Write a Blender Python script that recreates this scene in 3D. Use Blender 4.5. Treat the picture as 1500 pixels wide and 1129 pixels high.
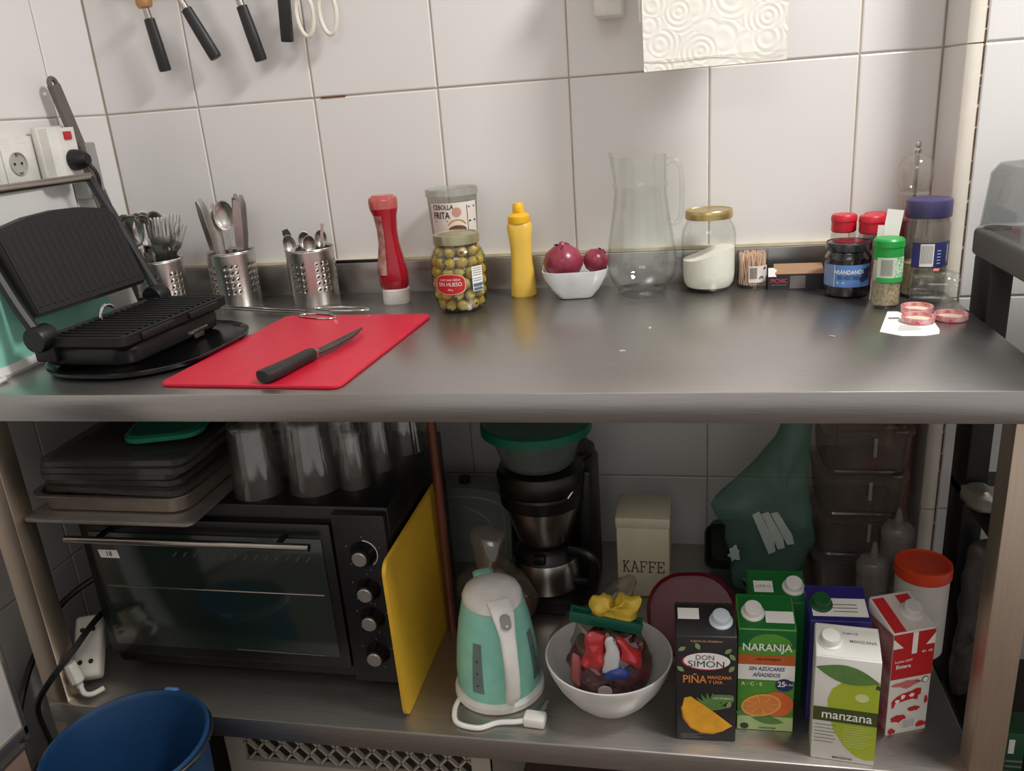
import bpy, bmesh, math, random
from mathutils import Vector, Matrix, noise

for o in list(bpy.data.objects):
    bpy.data.objects.remove(o)
scene = bpy.context.scene
COL = scene.collection
random.seed(7)
noise.seed_set(11)
PI = math.pi

# ---------------------------------------------------------------- camera
CAM_POS = Vector((0.9468, -1.6038, 1.2531))
yaw, pitch, roll = 0.2129, 0.3315, -0.0765
fwd = Vector((-math.sin(yaw) * math.cos(pitch), math.cos(yaw) * math.cos(pitch), -math.sin(pitch)))
right = fwd.cross(Vector((0, 0, 1))).normalized()
up = right.cross(fwd)
r2 = right * math.cos(roll) + up * math.sin(roll)
u2 = -right * math.sin(roll) + up * math.cos(roll)
cam_data = bpy.data.cameras.new('camera')
cam_data.sensor_width = 36.0
cam_data.sensor_fit = 'HORIZONTAL'
cam_data.lens = 1211.24 / 1500 * 36
cam_data.clip_start = 0.02
cam = bpy.data.objects.new('camera', cam_data)
cam.matrix_world = Matrix(((r2.x, u2.x, -fwd.x, CAM_POS.x), (r2.y, u2.y, -fwd.y, CAM_POS.y),
                           (r2.z, u2.z, -fwd.z, CAM_POS.z), (0, 0, 0, 1)))
COL.objects.link(cam)
scene.camera = cam

# ---------------------------------------------------------------- world, lamps, exposure
world = bpy.data.worlds.new('kitchen_ambient')
scene.world = world
world.use_nodes = True
world.node_tree.nodes['Background'].inputs[0].default_value = (0.79, 0.76, 0.735, 1)
world.node_tree.nodes['Background'].inputs[1].default_value = 0.76

def area(name, loc, target, size, power, col):
    L = bpy.data.lights.new(name, 'AREA')
    L.shape = 'RECTANGLE'; L.size, L.size_y = size; L.energy = power; L.color = col
    o = bpy.data.objects.new(name, L); COL.objects.link(o)
    o.location = loc
    o.rotation_euler = (Vector(target) - Vector(loc)).to_track_quat('-Z', 'Y').to_euler()
    return o
area('ceiling_lamp_main', (1.85, -0.80, 2.55), (1.1, -0.35, 0.9), (0.36, 0.30), 33, (1.0, 0.99, 0.975))
area('room_fill_light', (0.9, -2.9, 2.5), (0.8, -1.2, 0.0), (1.2, 0.6), 8, (1.0, 0.95, 0.90))  # unseen fill lamp, added to light the shelf goods from front and above
vs = scene.view_settings
vs.view_transform = 'Standard'; vs.look = 'None'; vs.exposure = 0.0; vs.gamma = 1.0
vs.use_curve_mapping = False

# ---------------------------------------------------------------- materials
def lin(c):
    c = c / 255.0
    return c / 12.92 if c <= 0.04045 else ((c + 0.055) / 1.055) ** 2.4
def rgb(c):
    return (lin(c[0]), lin(c[1]), lin(c[2]), 1)
MATS = {}
def mat(name, c, rough=0.5, metal=0.0, var=0.08, scale=30.0, bump=0.0, stretch=None, spec=0.5, coat=0.0,
        trans=0.0, emit=None, c2=None, rvar=0.0, alpha=1.0, sss=0.0):
    """procedural principled material: base colour with noise variation, optional bump"""
    if name in MATS: return MATS[name]
    m = bpy.data.materials.new(name); m.use_nodes = True
    nt = m.node_tree; N = nt.nodes; L = nt.links
    b = N['Principled BSDF']
    tc = N.new('ShaderNodeTexCoord'); mp = N.new('ShaderNodeMapping')
    L.new(tc.outputs['Object'], mp.inputs[0])
    if stretch: mp.inputs['Scale'].default_value = stretch
    nz = N.new('ShaderNodeTexNoise'); nz.inputs['Scale'].default_value = scale; nz.inputs['Detail'].default_value = 4
    L.new(mp.outputs[0], nz.inputs['Vector'])
    ramp = N.new('ShaderNodeValToRGB'); a = rgb(c)
    ramp.color_ramp.elements[0].position = 0.3; ramp.color_ramp.elements[1].position = 0.7
    if c2 is None:
        ramp.color_ramp.elements[0].color = tuple(max(0, x * (1 - var)) for x in a[:3]) + (1,)
        ramp.color_ramp.elements[1].color = tuple(min(1, x * (1 + var)) for x in a[:3]) + (1,)
    else:
        ramp.color_ramp.elements[0].color = a; ramp.color_ramp.elements[1].color = rgb(c2)
    L.new(nz.outputs['Fac'], ramp.inputs[0]); L.new(ramp.outputs[0], b.inputs['Base Color'])
    b.inputs['Roughness'].default_value = rough; b.inputs['Metallic'].default_value = metal
    b.inputs['Specular IOR Level'].default_value = spec
    b.inputs['Coat Weight'].default_value = coat; b.inputs['Coat Roughness'].default_value = 0.1
    b.inputs['Transmission Weight'].default_value = trans
    b.inputs['Alpha'].default_value = alpha
    if sss:
        b.inputs['Subsurface Weight'].default_value = sss; b.inputs['Subsurface Scale'].default_value = 0.01
    if rvar:
        mr = N.new('ShaderNodeMapRange'); mr.inputs[3].default_value = rough - rvar; mr.inputs[4].default_value = rough + rvar
        L.new(nz.outputs['Fac'], mr.inputs[0]); L.new(mr.outputs[0], b.inputs['Roughness'])
    if bump:
        bp = N.new('ShaderNodeBump'); bp.inputs['Strength'].default_value = bump; bp.inputs['Distance'].default_value = 0.002
        L.new(nz.outputs['Fac'], bp.inputs['Height']); L.new(bp.outputs[0], b.inputs['Normal'])
    MATS[name] = m
    return m
def clear(name, tint, refl=0.06, edge=0.35, rough=0.03, haze=0.0, hazec=(220, 220, 215)):
    """thin clear wall: tinted see-through mixed with gloss at grazing angles, optional milky haze"""
    if name in MATS: return MATS[name]
    m = bpy.data.materials.new(name); m.use_nodes = True
    nt = m.node_tree; N = nt.nodes; L = nt.links
    N.remove(N['Principled BSDF']); out = N['Material Output']
    tr = N.new('ShaderNodeBsdfTransparent')
    lw = N.new('ShaderNodeLayerWeight'); lw.inputs[0].default_value = 0.35
    mixc = N.new('ShaderNodeMixRGB'); mixc.inputs[1].default_value = rgb(tint)
    mixc.inputs[2].default_value = tuple(x * 0.50 for x in rgb(tint)[:3]) + (1,)
    pw = N.new('ShaderNodeMath'); pw.operation = 'POWER'; pw.inputs[1].default_value = 4.5
    L.new(lw.outputs['Facing'], pw.inputs[0]); L.new(pw.outputs[0], mixc.inputs[0]); L.new(mixc.outputs[0], tr.inputs[0])
    gl = N.new('ShaderNodeBsdfGlossy'); gl.inputs['Roughness'].default_value = rough
    mr = N.new('ShaderNodeMapRange'); mr.inputs[3].default_value = refl; mr.inputs[4].default_value = edge
    L.new(pw.outputs[0], mr.inputs[0])
    mx = N.new('ShaderNodeMixShader'); L.new(mr.outputs[0], mx.inputs[0]); L.new(tr.outputs[0], mx.inputs[1]); L.new(gl.outputs[0], mx.inputs[2])
    last = mx
    if haze:
        df = N.new('ShaderNodeBsdfDiffuse'); nz = N.new('ShaderNodeTexNoise'); nz.inputs['Scale'].default_value = 40
        tcn = N.new('ShaderNodeTexCoord'); L.new(tcn.outputs['Object'], nz.inputs['Vector'])
        cr = N.new('ShaderNodeMapRange'); cr.inputs[3].default_value = haze * 0.7; cr.inputs[4].default_value = haze * 1.3
        L.new(nz.outputs['Fac'], cr.inputs[0]); df.inputs[0].default_value = rgb(hazec)
        m2 = N.new('ShaderNodeMixShader'); L.new(cr.outputs[0], m2.inputs[0]); L.new(mx.outputs[0], m2.inputs[1]); L.new(df.outputs[0], m2.inputs[2])
        last = m2
    L.new(last.outputs[0], out.inputs[0])
    MATS[name] = m
    return m

# ---------------------------------------------------------------- mesh helpers
def bmn(): return bmesh.new()
def box(bm, x0, x1, y0, y1, z0, z1):
    v = [bm.verts.new(p) for p in ((x0,y0,z0),(x1,y0,z0),(x1,y1,z0),(x0,y1,z0),(x0,y0,z1),(x1,y0,z1),(x1,y1,z1),(x0,y1,z1))]
    for f in ((3,2,1,0),(4,5,6,7),(0,1,5,4),(1,2,6,5),(2,3,7,6),(3,0,4,7)):
        bm.faces.new([v[i] for i in f])
    return bm
def bx(*a): return box(bmn(), *a)
def rbx(x0, x1, y0, y1, z0, z1, r=0.003, seg=2):
    bm = bx(x0, x1, y0, y1, z0, z1)
    bmesh.ops.bevel(bm, geom=bm.edges[:], offset=r, segments=seg, profile=0.5, affect='EDGES')
    return bm
def rounded(hx, hy, r, n=5):
    """rounded-rectangle outline, half sizes hx hy"""
    pts = []
    for cx, cy, a0 in ((hx-r, hy-r, 0), (-hx+r, hy-r, 90), (-hx+r, -hy+r, 180), (hx-r, -hy+r, 270)):
        for k in range(n + 1):
            a = math.radians(a0 + 90 * k / n); pts.append((cx + r*math.cos(a), cy + r*math.sin(a)))
    return pts
def loft(bm, rings, cap0=True, cap1=True, closed=True):
    vr = [[bm.verts.new(p) for p in ring] for ring in rings]
    for a, b in zip(vr, vr[1:]):
        n = len(a)
        for i in range(n if closed else n - 1):
            j = (i + 1) % n
            try: bm.faces.new((a[i], a[j], b[j], b[i]))
            except ValueError: pass
    if cap0: bm.faces.new(vr[0][::-1])
    if cap1: bm.faces.new(vr[-1])
    return bm
def lathe(prof, n=32, bm=None, sx=1, sy=1, cx=0, cy=0):
    bm = bm or bmn()
    rings = []
    for r, z in prof:
        if r <= 1e-6: rings.append([bm.verts.new((cx, cy, z))])
        else: rings.append([bm.verts.new((cx + r*sx*math.cos(2*PI*i/n), cy + r*sy*math.sin(2*PI*i/n), z)) for i in range(n)])
    for a, b in zip(rings, rings[1:]):
        for i in range(n):
            j = (i + 1) % n
            if len(a) == 1 and len(b) == 1: continue
            if len(a) == 1: bm.faces.new((a[0], b[j], b[i]))
            elif len(b) == 1: bm.faces.new((a[i], a[j], b[0]))
            else: bm.faces.new((a[i], a[j], b[j], b[i]))
    return bm
def prism(poly, z0, z1, bm=None):
    bm = bm or bmn()
    return loft(bm, [[(x, y, z0) for x, y in poly], [(x, y, z1) for x, y in poly]])
def prism_xz(poly, y0, y1, bm=None):
    bm = bm or bmn()
    return loft(bm, [[(x, y1, z) for x, z in poly], [(x, y0, z) for x, z in poly]])
def smooth_path(pts, sub=6):
    P = [Vector(p) for p in pts]; out = []
    for i in range(len(P) - 1):
        p0 = P[max(i-1, 0)]; p1 = P[i]; p2 = P[i+1]; p3 = P[min(i+2, len(P)-1)]
        for k in range(sub):
            t = k / sub
            out.append(0.5*((2*p1) + (p2-p0)*t + (2*p0-5*p1+4*p2-p3)*t*t + (3*p1-p0-3*p2+p3)*t*t*t))
    out.append(P[-1]); return out
def tube(pts, r, n=8, bm=None, sub=0, closed=False, flat=1.0):
    bm = bm or bmn()
    P = smooth_path(pts, sub) if sub else [Vector(p) for p in pts]
    m = len(P); rings = []; ref = None
    for i in range(m):
        if closed: t = P[(i+1) % m] - P[i-1]
        else: t = P[min(i+1, m-1)] - P[max(i-1, 0)]
        t.normalize()
        if ref is None:
            ref = Vector((0, 0, 1)) if abs(t.z) < 0.9 else Vector((1, 0, 0))
        a = t.cross(ref).normalized(); b = a.cross(t).normalized(); ref = b
        rr = r[int(i*(len(r)-1)/(m-1) + 0.5)] if isinstance(r, (list, tuple)) else r
        rings.append([P[i] + a*rr*math.cos(2*PI*k/n) + b*rr*flat*math.sin(2*PI*k/n) for k in range(n)])
    if closed: rings.append(rings[0]); return loft(bm, rings, False, False)
    return loft(bm, rings)
def pillow(outline, thick, nz=0.0, nscale=20.0, steps=6, y0=0.0, seed=0.0, sub=6, power=1.0):
    """soft closed bag: outline in x,z ; bulges along y by +-thick ; crumpled with noise"""
    P = [Vector((x, 0, z)) for x, z in outline]
    Q = []
    for i in range(len(P)):
        for k in range(sub): Q.append(P[i].lerp(P[(i+1) % len(P)], k / sub))
    for _ in range(2): Q = [(Q[i-1] + Q[i]*2 + Q[(i+1) % len(Q)]) / 4 for i in range(len(Q))]
    c = sum(Q, Vector()) / len(Q)
    rings = []
    ts = [-PI/2*0.93 + (PI*0.93)*k/(2*steps) for k in range(2*steps + 1)]
    for t in ts:
        s = math.cos(t) ** power; yy = math.sin(t) * thick
        ring = []
        for q in Q:
            p = c + (q - c) * s; p.y = y0 + yy
            if nz: p = p + noise.noise_vector(p * nscale + Vector((seed, seed, seed))) * nz
            ring.append(p)
        rings.append(ring)
    return loft(bmn(), rings)
def jitter(bm, amt, scale, seed=0):
    for v in bm.verts:
        v.co += noise.noise_vector(v.co * scale + Vector((seed,)*3)) * amt
    return bm
def xform(bm, M):
    bmesh.ops.transform(bm, matrix=M, verts=bm.verts[:]); return bm
def mesh_of(name, bm, m, smooth=35, fix=True):
    if fix: bmesh.ops.recalc_face_normals(bm, faces=bm.faces[:])
    me = bpy.data.meshes.new(name); bm.to_mesh(me); bm.free()
    if m is not None: me.materials.append(m)
    if smooth:
        for p in me.polygons: p.use_smooth = True
        me.set_sharp_from_angle(angle=math.radians(smooth))
    return me
def obj(name, bm, m=None, parent=None, loc=None, rot=None, smooth=35):
    me = bm if isinstance(bm, bpy.types.Mesh) else mesh_of(name, bm, m, smooth)
    o = bpy.data.objects.new(name, me); COL.objects.link(o)
    if parent is not None: o.parent = parent
    if loc is not None: o.location = loc
    if rot is not None: o.rotation_euler = rot
    return o
def tag(o, label, cat, group=None):
    o['label'] = label; o['category'] = cat
    if group: o['group'] = group
    return o
def thing(name, label, cat, loc=(0, 0, 0), rot=(0, 0, 0), group=None):
    o = bpy.data.objects.new(name, None); COL.objects.link(o)
    o.empty_display_size = 0.02
    o.location = loc; o.rotation_euler = rot if isinstance(rot, (tuple, list)) else (0, 0, rot)
    return tag(o, label, cat, group)
def struct(name, bm, m, smooth=35):
    o = obj(name, bm, m, smooth=smooth); o['kind'] = 'structure'; return o
def dup(root, loc, rot=None, label=None):
    r = root.copy(); COL.objects.link(r); r.location = loc
    if rot is not None: r.rotation_euler = rot
    if label: r['label'] = label
    for ch in root.children:
        c = ch.copy(); COL.objects.link(c); c.parent = r
        for g in ch.children:
            d = g.copy(); COL.objects.link(d); d.parent = c
    return r
def text_mesh(s, size, bold=0.0, align='CENTER', xs=1.0, shear=0.0):
    cu = bpy.data.curves.new('lettering', 'FONT'); cu.body = s; cu.size = size
    cu.align_x = align; cu.align_y = 'CENTER'; cu.offset = bold * size; cu.shear = shear; cu.resolution_u = 3
    t = bpy.data.objects.new('lettering', cu); COL.objects.link(t)
    bpy.context.view_layer.update()
    me = bpy.data.meshes.new_from_object(t.evaluated_get(bpy.context.evaluated_depsgraph_get()))
    bpy.data.objects.remove(t); bpy.data.curves.remove(cu)
    for v in me.vertices: v.co.x *= xs
    return me
def put_text(parent, s, size, m, fmap, u=0, v=0, bold=0.0, align='CENTER', xs=1.0, tilt=0.0, h=0.0006, shear=0.0):
    """flat lettering laid on a surface by fmap(u, v, h)"""
    me = text_mesh(s, size, bold, align, xs, shear)
    ca, sa = math.cos(tilt), math.sin(tilt)
    for w in me.vertices:
        x, y = w.co.x, w.co.y
        w.co = fmap(u + x*ca - y*sa, v + x*sa + y*ca, h)
    me.materials.clear(); me.materials.append(m)
    return obj('lettering', me, parent=parent)
def decal(parent, name, poly, m, fmap, h=0.0003):
    """thin printed patch: polygon in u,v laid on a surface"""
    bm = bmn()
    vs_ = [bm.verts.new(fmap(a, b, h)) for a, b in poly]
    f = bm.faces.new(vs_); bmesh.ops.triangulate(bm, faces=[f])
    me = bpy.data.meshes.new(name); bm.to_mesh(me); bm.free(); me.materials.append(m)
    return obj(name, me, parent=parent)
def patch(parent, name, u0, u1, v0, v1, m, fmap, h=0.0003, n=14, nv=4):
    bm = bmn()
    g = [[bm.verts.new(fmap(u0 + (u1-u0)*i/n, v0 + (v1-v0)*j/nv, h)) for i in range(n+1)] for j in range(nv+1)]
    for j in range(nv):
        for i in range(n): bm.faces.new((g[j][i], g[j][i+1], g[j+1][i+1], g[j+1][i]))
    return obj(name, bm, m, parent)
def flat(d):            # front face y = -d ; u = x, v = z
    return lambda u, v, h: Vector((u, -d - h, v))
def cyl(rf, a0=0.0):    # around the z axis ; u = arc length from the direction -y turned by a0, v = z
    def f(u, v, h):
        r = rf(v) if callable(rf) else rf
        a = a0 + u / r
        return Vector(((r + h)*math.sin(a), -(r + h)*math.cos(a), v))
    return f
def rect(u0, u1, v0, v1): return [(u0, v0), (u1, v0), (u1, v1), (u0, v1)]
def ell(cu, cv, a, b, n=24, t0=0, t1=2*PI, tilt=0):
    o = []
    for k in range(n + (0 if t1 - t0 > 6.28 else 1)):
        t = t0 + (t1 - t0)*k/n; x, y = a*math.cos(t), b*math.sin(t)
        o.append((cu + x*math.cos(tilt) - y*math.sin(tilt), cv + x*math.sin(tilt) + y*math.cos(tilt)))
    return o

T = 0.900      # worktop height
S = 0.343      # lower shelf height

WHITE = mat('white_plastic', (225, 222, 215), 0.4)
BLACK = mat('black_plastic', (13, 12, 12), 0.45)
BLACKG = mat('black_gloss', (14, 14, 15), 0.18)
DGREY = mat('dark_grey_plastic', (62, 62, 62), 0.5)
GREY = mat('grey_plastic', (130, 130, 128), 0.45)
STEEL = mat('steel_plain', (172, 166, 158), 0.25, 1.0)
CHROME = mat('chrome', (200, 196, 190), 0.12, 1.0)
BRUSH = mat('brushed_steel', (174, 171, 168), 0.30, 0.95, var=0.08, scale=14, bump=0.05, stretch=(1.2, 60, 60), rvar=0.05)
BRUSHV = mat('brushed_steel_round', (200, 196, 190), 0.28, 1.0, var=0.06, scale=14, bump=0.06, stretch=(6, 6, 90))
MINT = mat('mint_plastic', (146, 212, 192), 0.38)
RED = mat('red_plastic', (200, 28, 40), 0.4)
GLASS = clear('clear_glass', (254, 255, 254), 0.035, 0.55)
PLAST = clear('clear_plastic', (235, 235, 230), 0.05, 0.3, 0.12, haze=0.07)
PAPER = mat('white_paper', (235, 232, 225), 0.8, var=0.04)
INK = mat('black_ink', (25, 24, 26), 0.7)
WINK = mat('white_ink', (238, 236, 230), 0.6)
GREYINK = mat('grey_ink', (120, 118, 116), 0.7)

# ================================================================ THE SETTING
TILE = mat('glazed_tile', (224, 221, 218), 0.26, var=0.015, scale=3)
GROUT = mat('grout', (186, 174, 160), 0.9, scale=12, c2=(162, 147, 130))
FLOORM = mat('floor_tile', (92, 76, 68), 0.5, var=0.15, scale=8)
XL, XR, YP = -0.208, 1.382, -0.120      # left wall, pillar side, pillar front
ROWS = [0.0, 0.084, 0.484, 0.884, 1.284, 1.684, 2.084]
def tile_mesh(w, h):
    """tile in local x (width), z (height); face at y = -0.004, edges softly pillowed"""
    g = 0.0014; w2, h2 = w/2 - g, h/2 - g
    bm = loft(bmn(), [[(-w2, 0, -h2), (w2, 0, -h2), (w2, 0, h2), (-w2, 0, h2)],
                      [(-w2, -.0028, -h2), (w2, -.0028, -h2), (w2, -.0028, h2), (-w2, -.0028, h2)],
                      [(-w2+.0022, -.004, -h2+.0022), (w2-.0022, -.004, -h2+.0022), (w2-.0022, -.004, h2-.0022), (-w2+.0022, -.004, h2-.0022)]], False, True)
    return mesh_of('tile', bm, TILE, 14)
TM = {}
def tiles(parent, cols, place, rows=ROWS):
    for a, b in zip(cols, cols[1:]):
        for z0, z1 in zip(rows, rows[1:]):
            k = (round(b - a, 4), round(z1 - z0, 4))
            if k not in TM: TM[k] = tile_mesh(*k)
            loc, rz = place((a + b)/2)
            obj('tile', TM[k], parent=parent, loc=(loc[0], loc[1], (z0 + z1)/2), rot=(0, 0, rz + random.uniform(-.0025, .0025)))
wb = struct('wall_back', bx(XL - .1, XR + .02, .0018, .10, 0, 2.7), GROUT)
tiles(wb, [XL, 0, .25, .5, .75, 1.0, 1.25, XR], lambda m: ((m, .004), 0))
wl = struct('wall_left', bx(XL - .10, XL - .0018, -2.6, .10, 0, 2.7), GROUT)
tiles(wl, [-1.396, -1.146, -.896, -.646, -.396, -.146, 0], lambda m: ((XL - .004, m), PI/2))
wr = struct('wall_right', bx(XR + .0018, 2.6, YP + .0018, .10, 0, 2.7), GROUT)
tiles(wr, [YP, 0], lambda m: ((XR + .004, m), -PI/2))
tiles(wr, [XR + .026, 1.655, 1.905, 2.155], lambda m: ((m, YP + .004), 0))
for z0, z1 in zip(ROWS, ROWS[1:]):
    pf = [(XR - .0, YP + .006), (XR + .001, YP + .001), (XR + .006, YP - .003), (XR + .014, YP - .004), (XR + .024, YP - .002), (XR + .024, YP + .006)]
    obj('bullnose_tile', prism(pf, z0 + .001, z1 - .001), mat('bullnose', (228, 220, 206), .25, var=.03), wr)
crk = bmn()
zz = 0.2
while zz < 2.1:      # crumbling dark joint beside the rounded edge tiles
    d = random.uniform(.006, .03)
    box(crk, XR + .0238, XR + .0238 + random.uniform(.0012, .0028), YP - .0032, YP + .002, zz, zz + d); zz += d + random.uniform(0, .006)
cr = obj('cracked_joint', crk, mat('dark_joint', (92, 66, 50), .9, var=.4, scale=40), wr); cr['kind'] = 'stuff'
struct('floor', bx(XL - .1, 2.6, -3.2, .1, -.05, 0), FLOORM)
t1 = struct('trim_1', bx(XL + .001, XR - .001, -.0145, .0005, .9635, .969), mat('yellowed_sealant', (204, 194, 168), .6, var=.15, scale=20))
st = obj('rust_stain', jitter(bx(.265, .315, -.0012, .003, 1.2828, 1.2850), .0006, 90), mat('rust', (120, 70, 40), .9, var=.4, scale=90), wb)

# ================================================================ STEEL TABLE
tb = thing('steel_worktable', 'stainless steel work table with backsplash, square legs and lower shelf', 'table', (.59, -.32, 0))
def tpart(n, bm, m=BRUSH): return obj(n, xform(bm, Matrix.Translation((-.59, .32, 0))), m, tb)
tpart('worktop', rbx(-.203, 1.379, -.631, -.004, .859, T, .0018, 2))
tpart('backsplash', rbx(-.203, 1.379, -.020, -.005, T - .001, .963, .002, 2))
tpart('lower_shelf', rbx(-.112, 1.345, -.631, -.03, .303, S, .003, 2), mat('brushed_steel_shelf', (176, 171, 165), .36, .93, var=.12, scale=14, bump=.05, stretch=(1.2, 60, 60), rvar=.06))
LEGM = mat('brushed_steel_leg', (200, 182, 163), .42, 1.0, var=.06, scale=12, bump=.04, stretch=(60, 60, 1.2))
for x in (-.117, 1.327):
    for y in (-.626, -.062):
        lg = tpart('leg', rbx(x, x + .042, y, y + .042, .02, .86, .003, 2), LEGM)
        obj('foot', xform(lathe([(.0, 0), (.018, 0), (.018, .012), (.012, .02), (0, .022)], 12), Matrix.Translation((x + .021 - .59, y + .021 + .32, 0))), BLACK, lg)

# ================================================================ ON THE WALLS
ks = thing('knife_rail', 'magnetic steel knife rail on the white tiled wall above the cutlery', 'knife rail', (.12, -.002, 1.53))
obj('rail', rbx(-.24, .24, -.016, -.002, -.022, .022, .002), BRUSH, ks)
HAND = mat('knife_handle', (30, 29, 29), .45, var=.1)
def wall_knife(name, label, xb, zb, xt, zt, ferr, r=.0122, bl=.17, bw=.024):
    L = math.hypot(xt - xb, zt - zb); ang = math.atan2(xt - xb, zt - zb)
    k = thing(name, label, 'knife', (xb, -.034, zb), (0.06, ang, 0), 'tools hanging on the wall rail')
    obj('handle', lathe([(0, 0), (r*.9, .001), (r, .004), (r*.97, L*.5), (r*.86, L - .003), (0, L)], 16, sy=.8), HAND, k)
    obj('ferrule', lathe([(0, L - .002), (r*.55, L - .002), (r*.5, L + .022), (0, L + .022)], 14), ferr, k)
    obj('blade', prism_xz([(-.004, L + .02), (.004, L + .02), (bw*.5, L + .05), (bw*.5, L + bl*.7), (0, L + bl), (-bw*.5, L + bl*.7), (-bw*.5, L + .05)], -.001, .001), STEEL, k)
    return k
BRASS = mat('brass_wood', (176, 128, 78), .4, .3)
wall_knife('paring_knife', 'black handled knife with a golden collar hanging on the tiled wall', -.034, 1.354, -.044, 1.452, STEEL, bl=.15)
collar = obj('collar', lathe([(0, .116), (.013, .116), (.016, .124), (.013, .137), (0, .138)], 16), BRASS, bpy.data.objects['paring_knife'])
wall_knife('carving_knife', 'black handled knife tilted sharply on the tiled wall rail', .078, 1.369, .036, 1.462, STEEL)
wall_knife('chef_knife', 'black round handled knife hanging between tilted knife and flat handle', .170, 1.357, .150, 1.457, STEEL)
k4 = thing('bread_knife', 'knife with flat black handle hanging beside white scissors', 'knife', (.2265, -.03, 1.386), (.06, .10, 0), 'tools hanging on the wall rail')
obj('handle', rbx(-.0105, .0105, -.008, .008, 0, .105, .003), HAND, k4)
obj('blade', prism_xz([(-.010, .10), (.010, .10), (.012, .26), (0, .28), (-.012, .25)], -.001, .001), STEEL, k4)
sc = thing('scissors', 'kitchen scissors with two white loop handles hanging on wall', 'scissors', (.292, -.03, 1.386), (.05, 0, 0), 'tools hanging on the wall rail')
for s in (-1, 1):
    cx = s*.0225
    obj('finger_loop', tube([(cx + .0165*math.cos(a)*(1 + .12*math.sin(a)), 0, .042 + .036*math.sin(a)) for a in [2*PI*i/22 for i in range(22)]], .0042, 8, closed=True), mat('cream_plastic', (226, 220, 204), .4), sc)
    obj('blade', prism_xz([(s*.012, .075), (s*.003, .082), (-s*.002, .20), (-s*.012, .20), (-s*.006, .10)], -.002 + s*.001, .0 + s*.001), STEEL, sc)

TOWEL = mat('paper_towel', (240, 236, 226), .95, var=.02)
nt = TOWEL.node_tree; N = nt.nodes; L_ = nt.links
vor = N.new('ShaderNodeTexVoronoi'); vor.inputs['Scale'].default_value = 22
tc = N.new('ShaderNodeTexCoord'); L_.new(tc.outputs['Object'], vor.inputs['Vector'])
mu = N.new('ShaderNodeMath'); mu.operation = 'MULTIPLY'; mu.inputs[1].default_value = 34; L_.new(vor.outputs['Distance'], mu.inputs[0])
sn = N.new('ShaderNodeMath'); sn.operation = 'SINE'; L_.new(mu.outputs[0], sn.inputs[0])
bp = N.new('ShaderNodeBump'); bp.inputs['Strength'].default_value = .2; bp.inputs['Distance'].default_value = .0015
L_.new(sn.outputs[0], bp.inputs['Height']); L_.new(bp.outputs[0], N['Principled BSDF'].inputs['Normal'])
hd = thing('towel_holder', 'white plastic paper towel holder fixed to the tiles', 'towel holder', (.85, -.002, 1.42))
obj('bracket', rbx(-.044, .004, -.075, -.001, -.045, .12, .006), WHITE, hd)
obj('rod', xform(lathe([(0, 0), (.011, 0), (.011, .30), (0, .30)], 14), Matrix.Translation((-.02, -.10, .09)) @ Matrix.Rotation(PI/2, 4, 'Y')), WHITE, hd)
obj('arm', rbx(-.035, -.01, -.112, -.06, .07, .11, .004), WHITE, hd)
pt = thing('paper_towel_roll', 'white embossed paper towel roll with a long sheet hanging down', 'paper towel', (1.0, -.10, 1.51))
obj('roll', xform(lathe([(.022, -.113), (.052, -.113), (.052, .113), (.022, .113), (.022, -.113)], 40), Matrix.Rotation(PI/2, 4, 'Y')), TOWEL, pt)
def sheet(x0, x1, zb0, zb1, y, amp):
    bm = bmn(); nx, nz_ = 20, 26; rings = []
    for th in (0, .0007):
        g = []
        for j in range(nz_ + 1):
            row = []
            for i in range(nx + 1):
                u, v = i/nx, j/nz_
                x = x0 + (x1 - x0)*u; zb = zb0 + (zb1 - zb0)*u; z = 0 + (zb)*v
                yy = y - .002*math.sin(u*5 + 1)*v - amp*v*v + .002*math.sin(u*9)*v**3
                row.append(bm.verts.new((x + .004*v*(1 - u), yy + th, z)))
            g.append(row)
        rings.append(g)
        for j in range(nz_):
            for i in range(nx):
                f = (g[j][i], g[j][i+1], g[j+1][i+1], g[j+1][i])
                bm.faces.new(f)
    return bm
obj('hanging_sheet', sheet(-.112, .113, -.230, -.228, -.0535, .004), TOWEL, pt)
obj('sheet_fold', sheet(-.119, -.02, -.155, -.15, -.0500, -.001), TOWEL, pt)
obj('perforated_hem', bx(-.108, .112, -.0600, -.0592, -.2145, -.2137), mat('hem_crease', (214, 208, 198), .95), pt)
sg = tag(obj('notice_card', rbx(1.452, 1.60, YP - .006, YP - .0012, 1.355, 1.50, .001), PAPER), 'white card fixed to the tiles of the pillar', 'notice')

# sockets on the side wall
ss = thing('wall_socket', 'white double power socket plate on the tiled side wall', 'socket', (XL, -.29, 1.21))
obj('plate', rbx(.0, .011, -.125, .06, -.045, .045, .003), WHITE, ss)
for y in (0, -.078):
    fr = obj('socket_frame', rbx(.011, .014, y - .031, y + .031, -.034, .034, .002), WHITE, ss)
    obj('socket_well', xform(lathe([(.0205, .0005), (.020, .0035), (.0185, .0035), (.0178, .0010), (0, .0008)], 24), Matrix.Translation((.0135, y, 0)) @ Matrix.Rotation(PI/2, 4, 'Y')), mat('socket_well_shade', (176, 172, 166), .5), fr)  # white well coloured grey to carry the shade inside the recess
    for dy in (-.0085, .0085): obj('pin_hole', xform(lathe([(0, 0), (.0026, 0), (.0026, .0006), (0, .0006)], 10), Matrix.Translation((.0144, y + dy, 0)) @ Matrix.Rotation(PI/2, 4, 'Y')), INK, fr)
    for dz in (-.016, .016): obj('earth_clip', bx(.0145, .0185, y - .003, y + .003, dz - .0015, dz + .0015), STEEL, fr)
ad = thing('switched_adapter', 'white plug adapter with a red rocker switch on the side wall', 'plug adapter', (XL + .015, -.205, 1.222))
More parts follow.
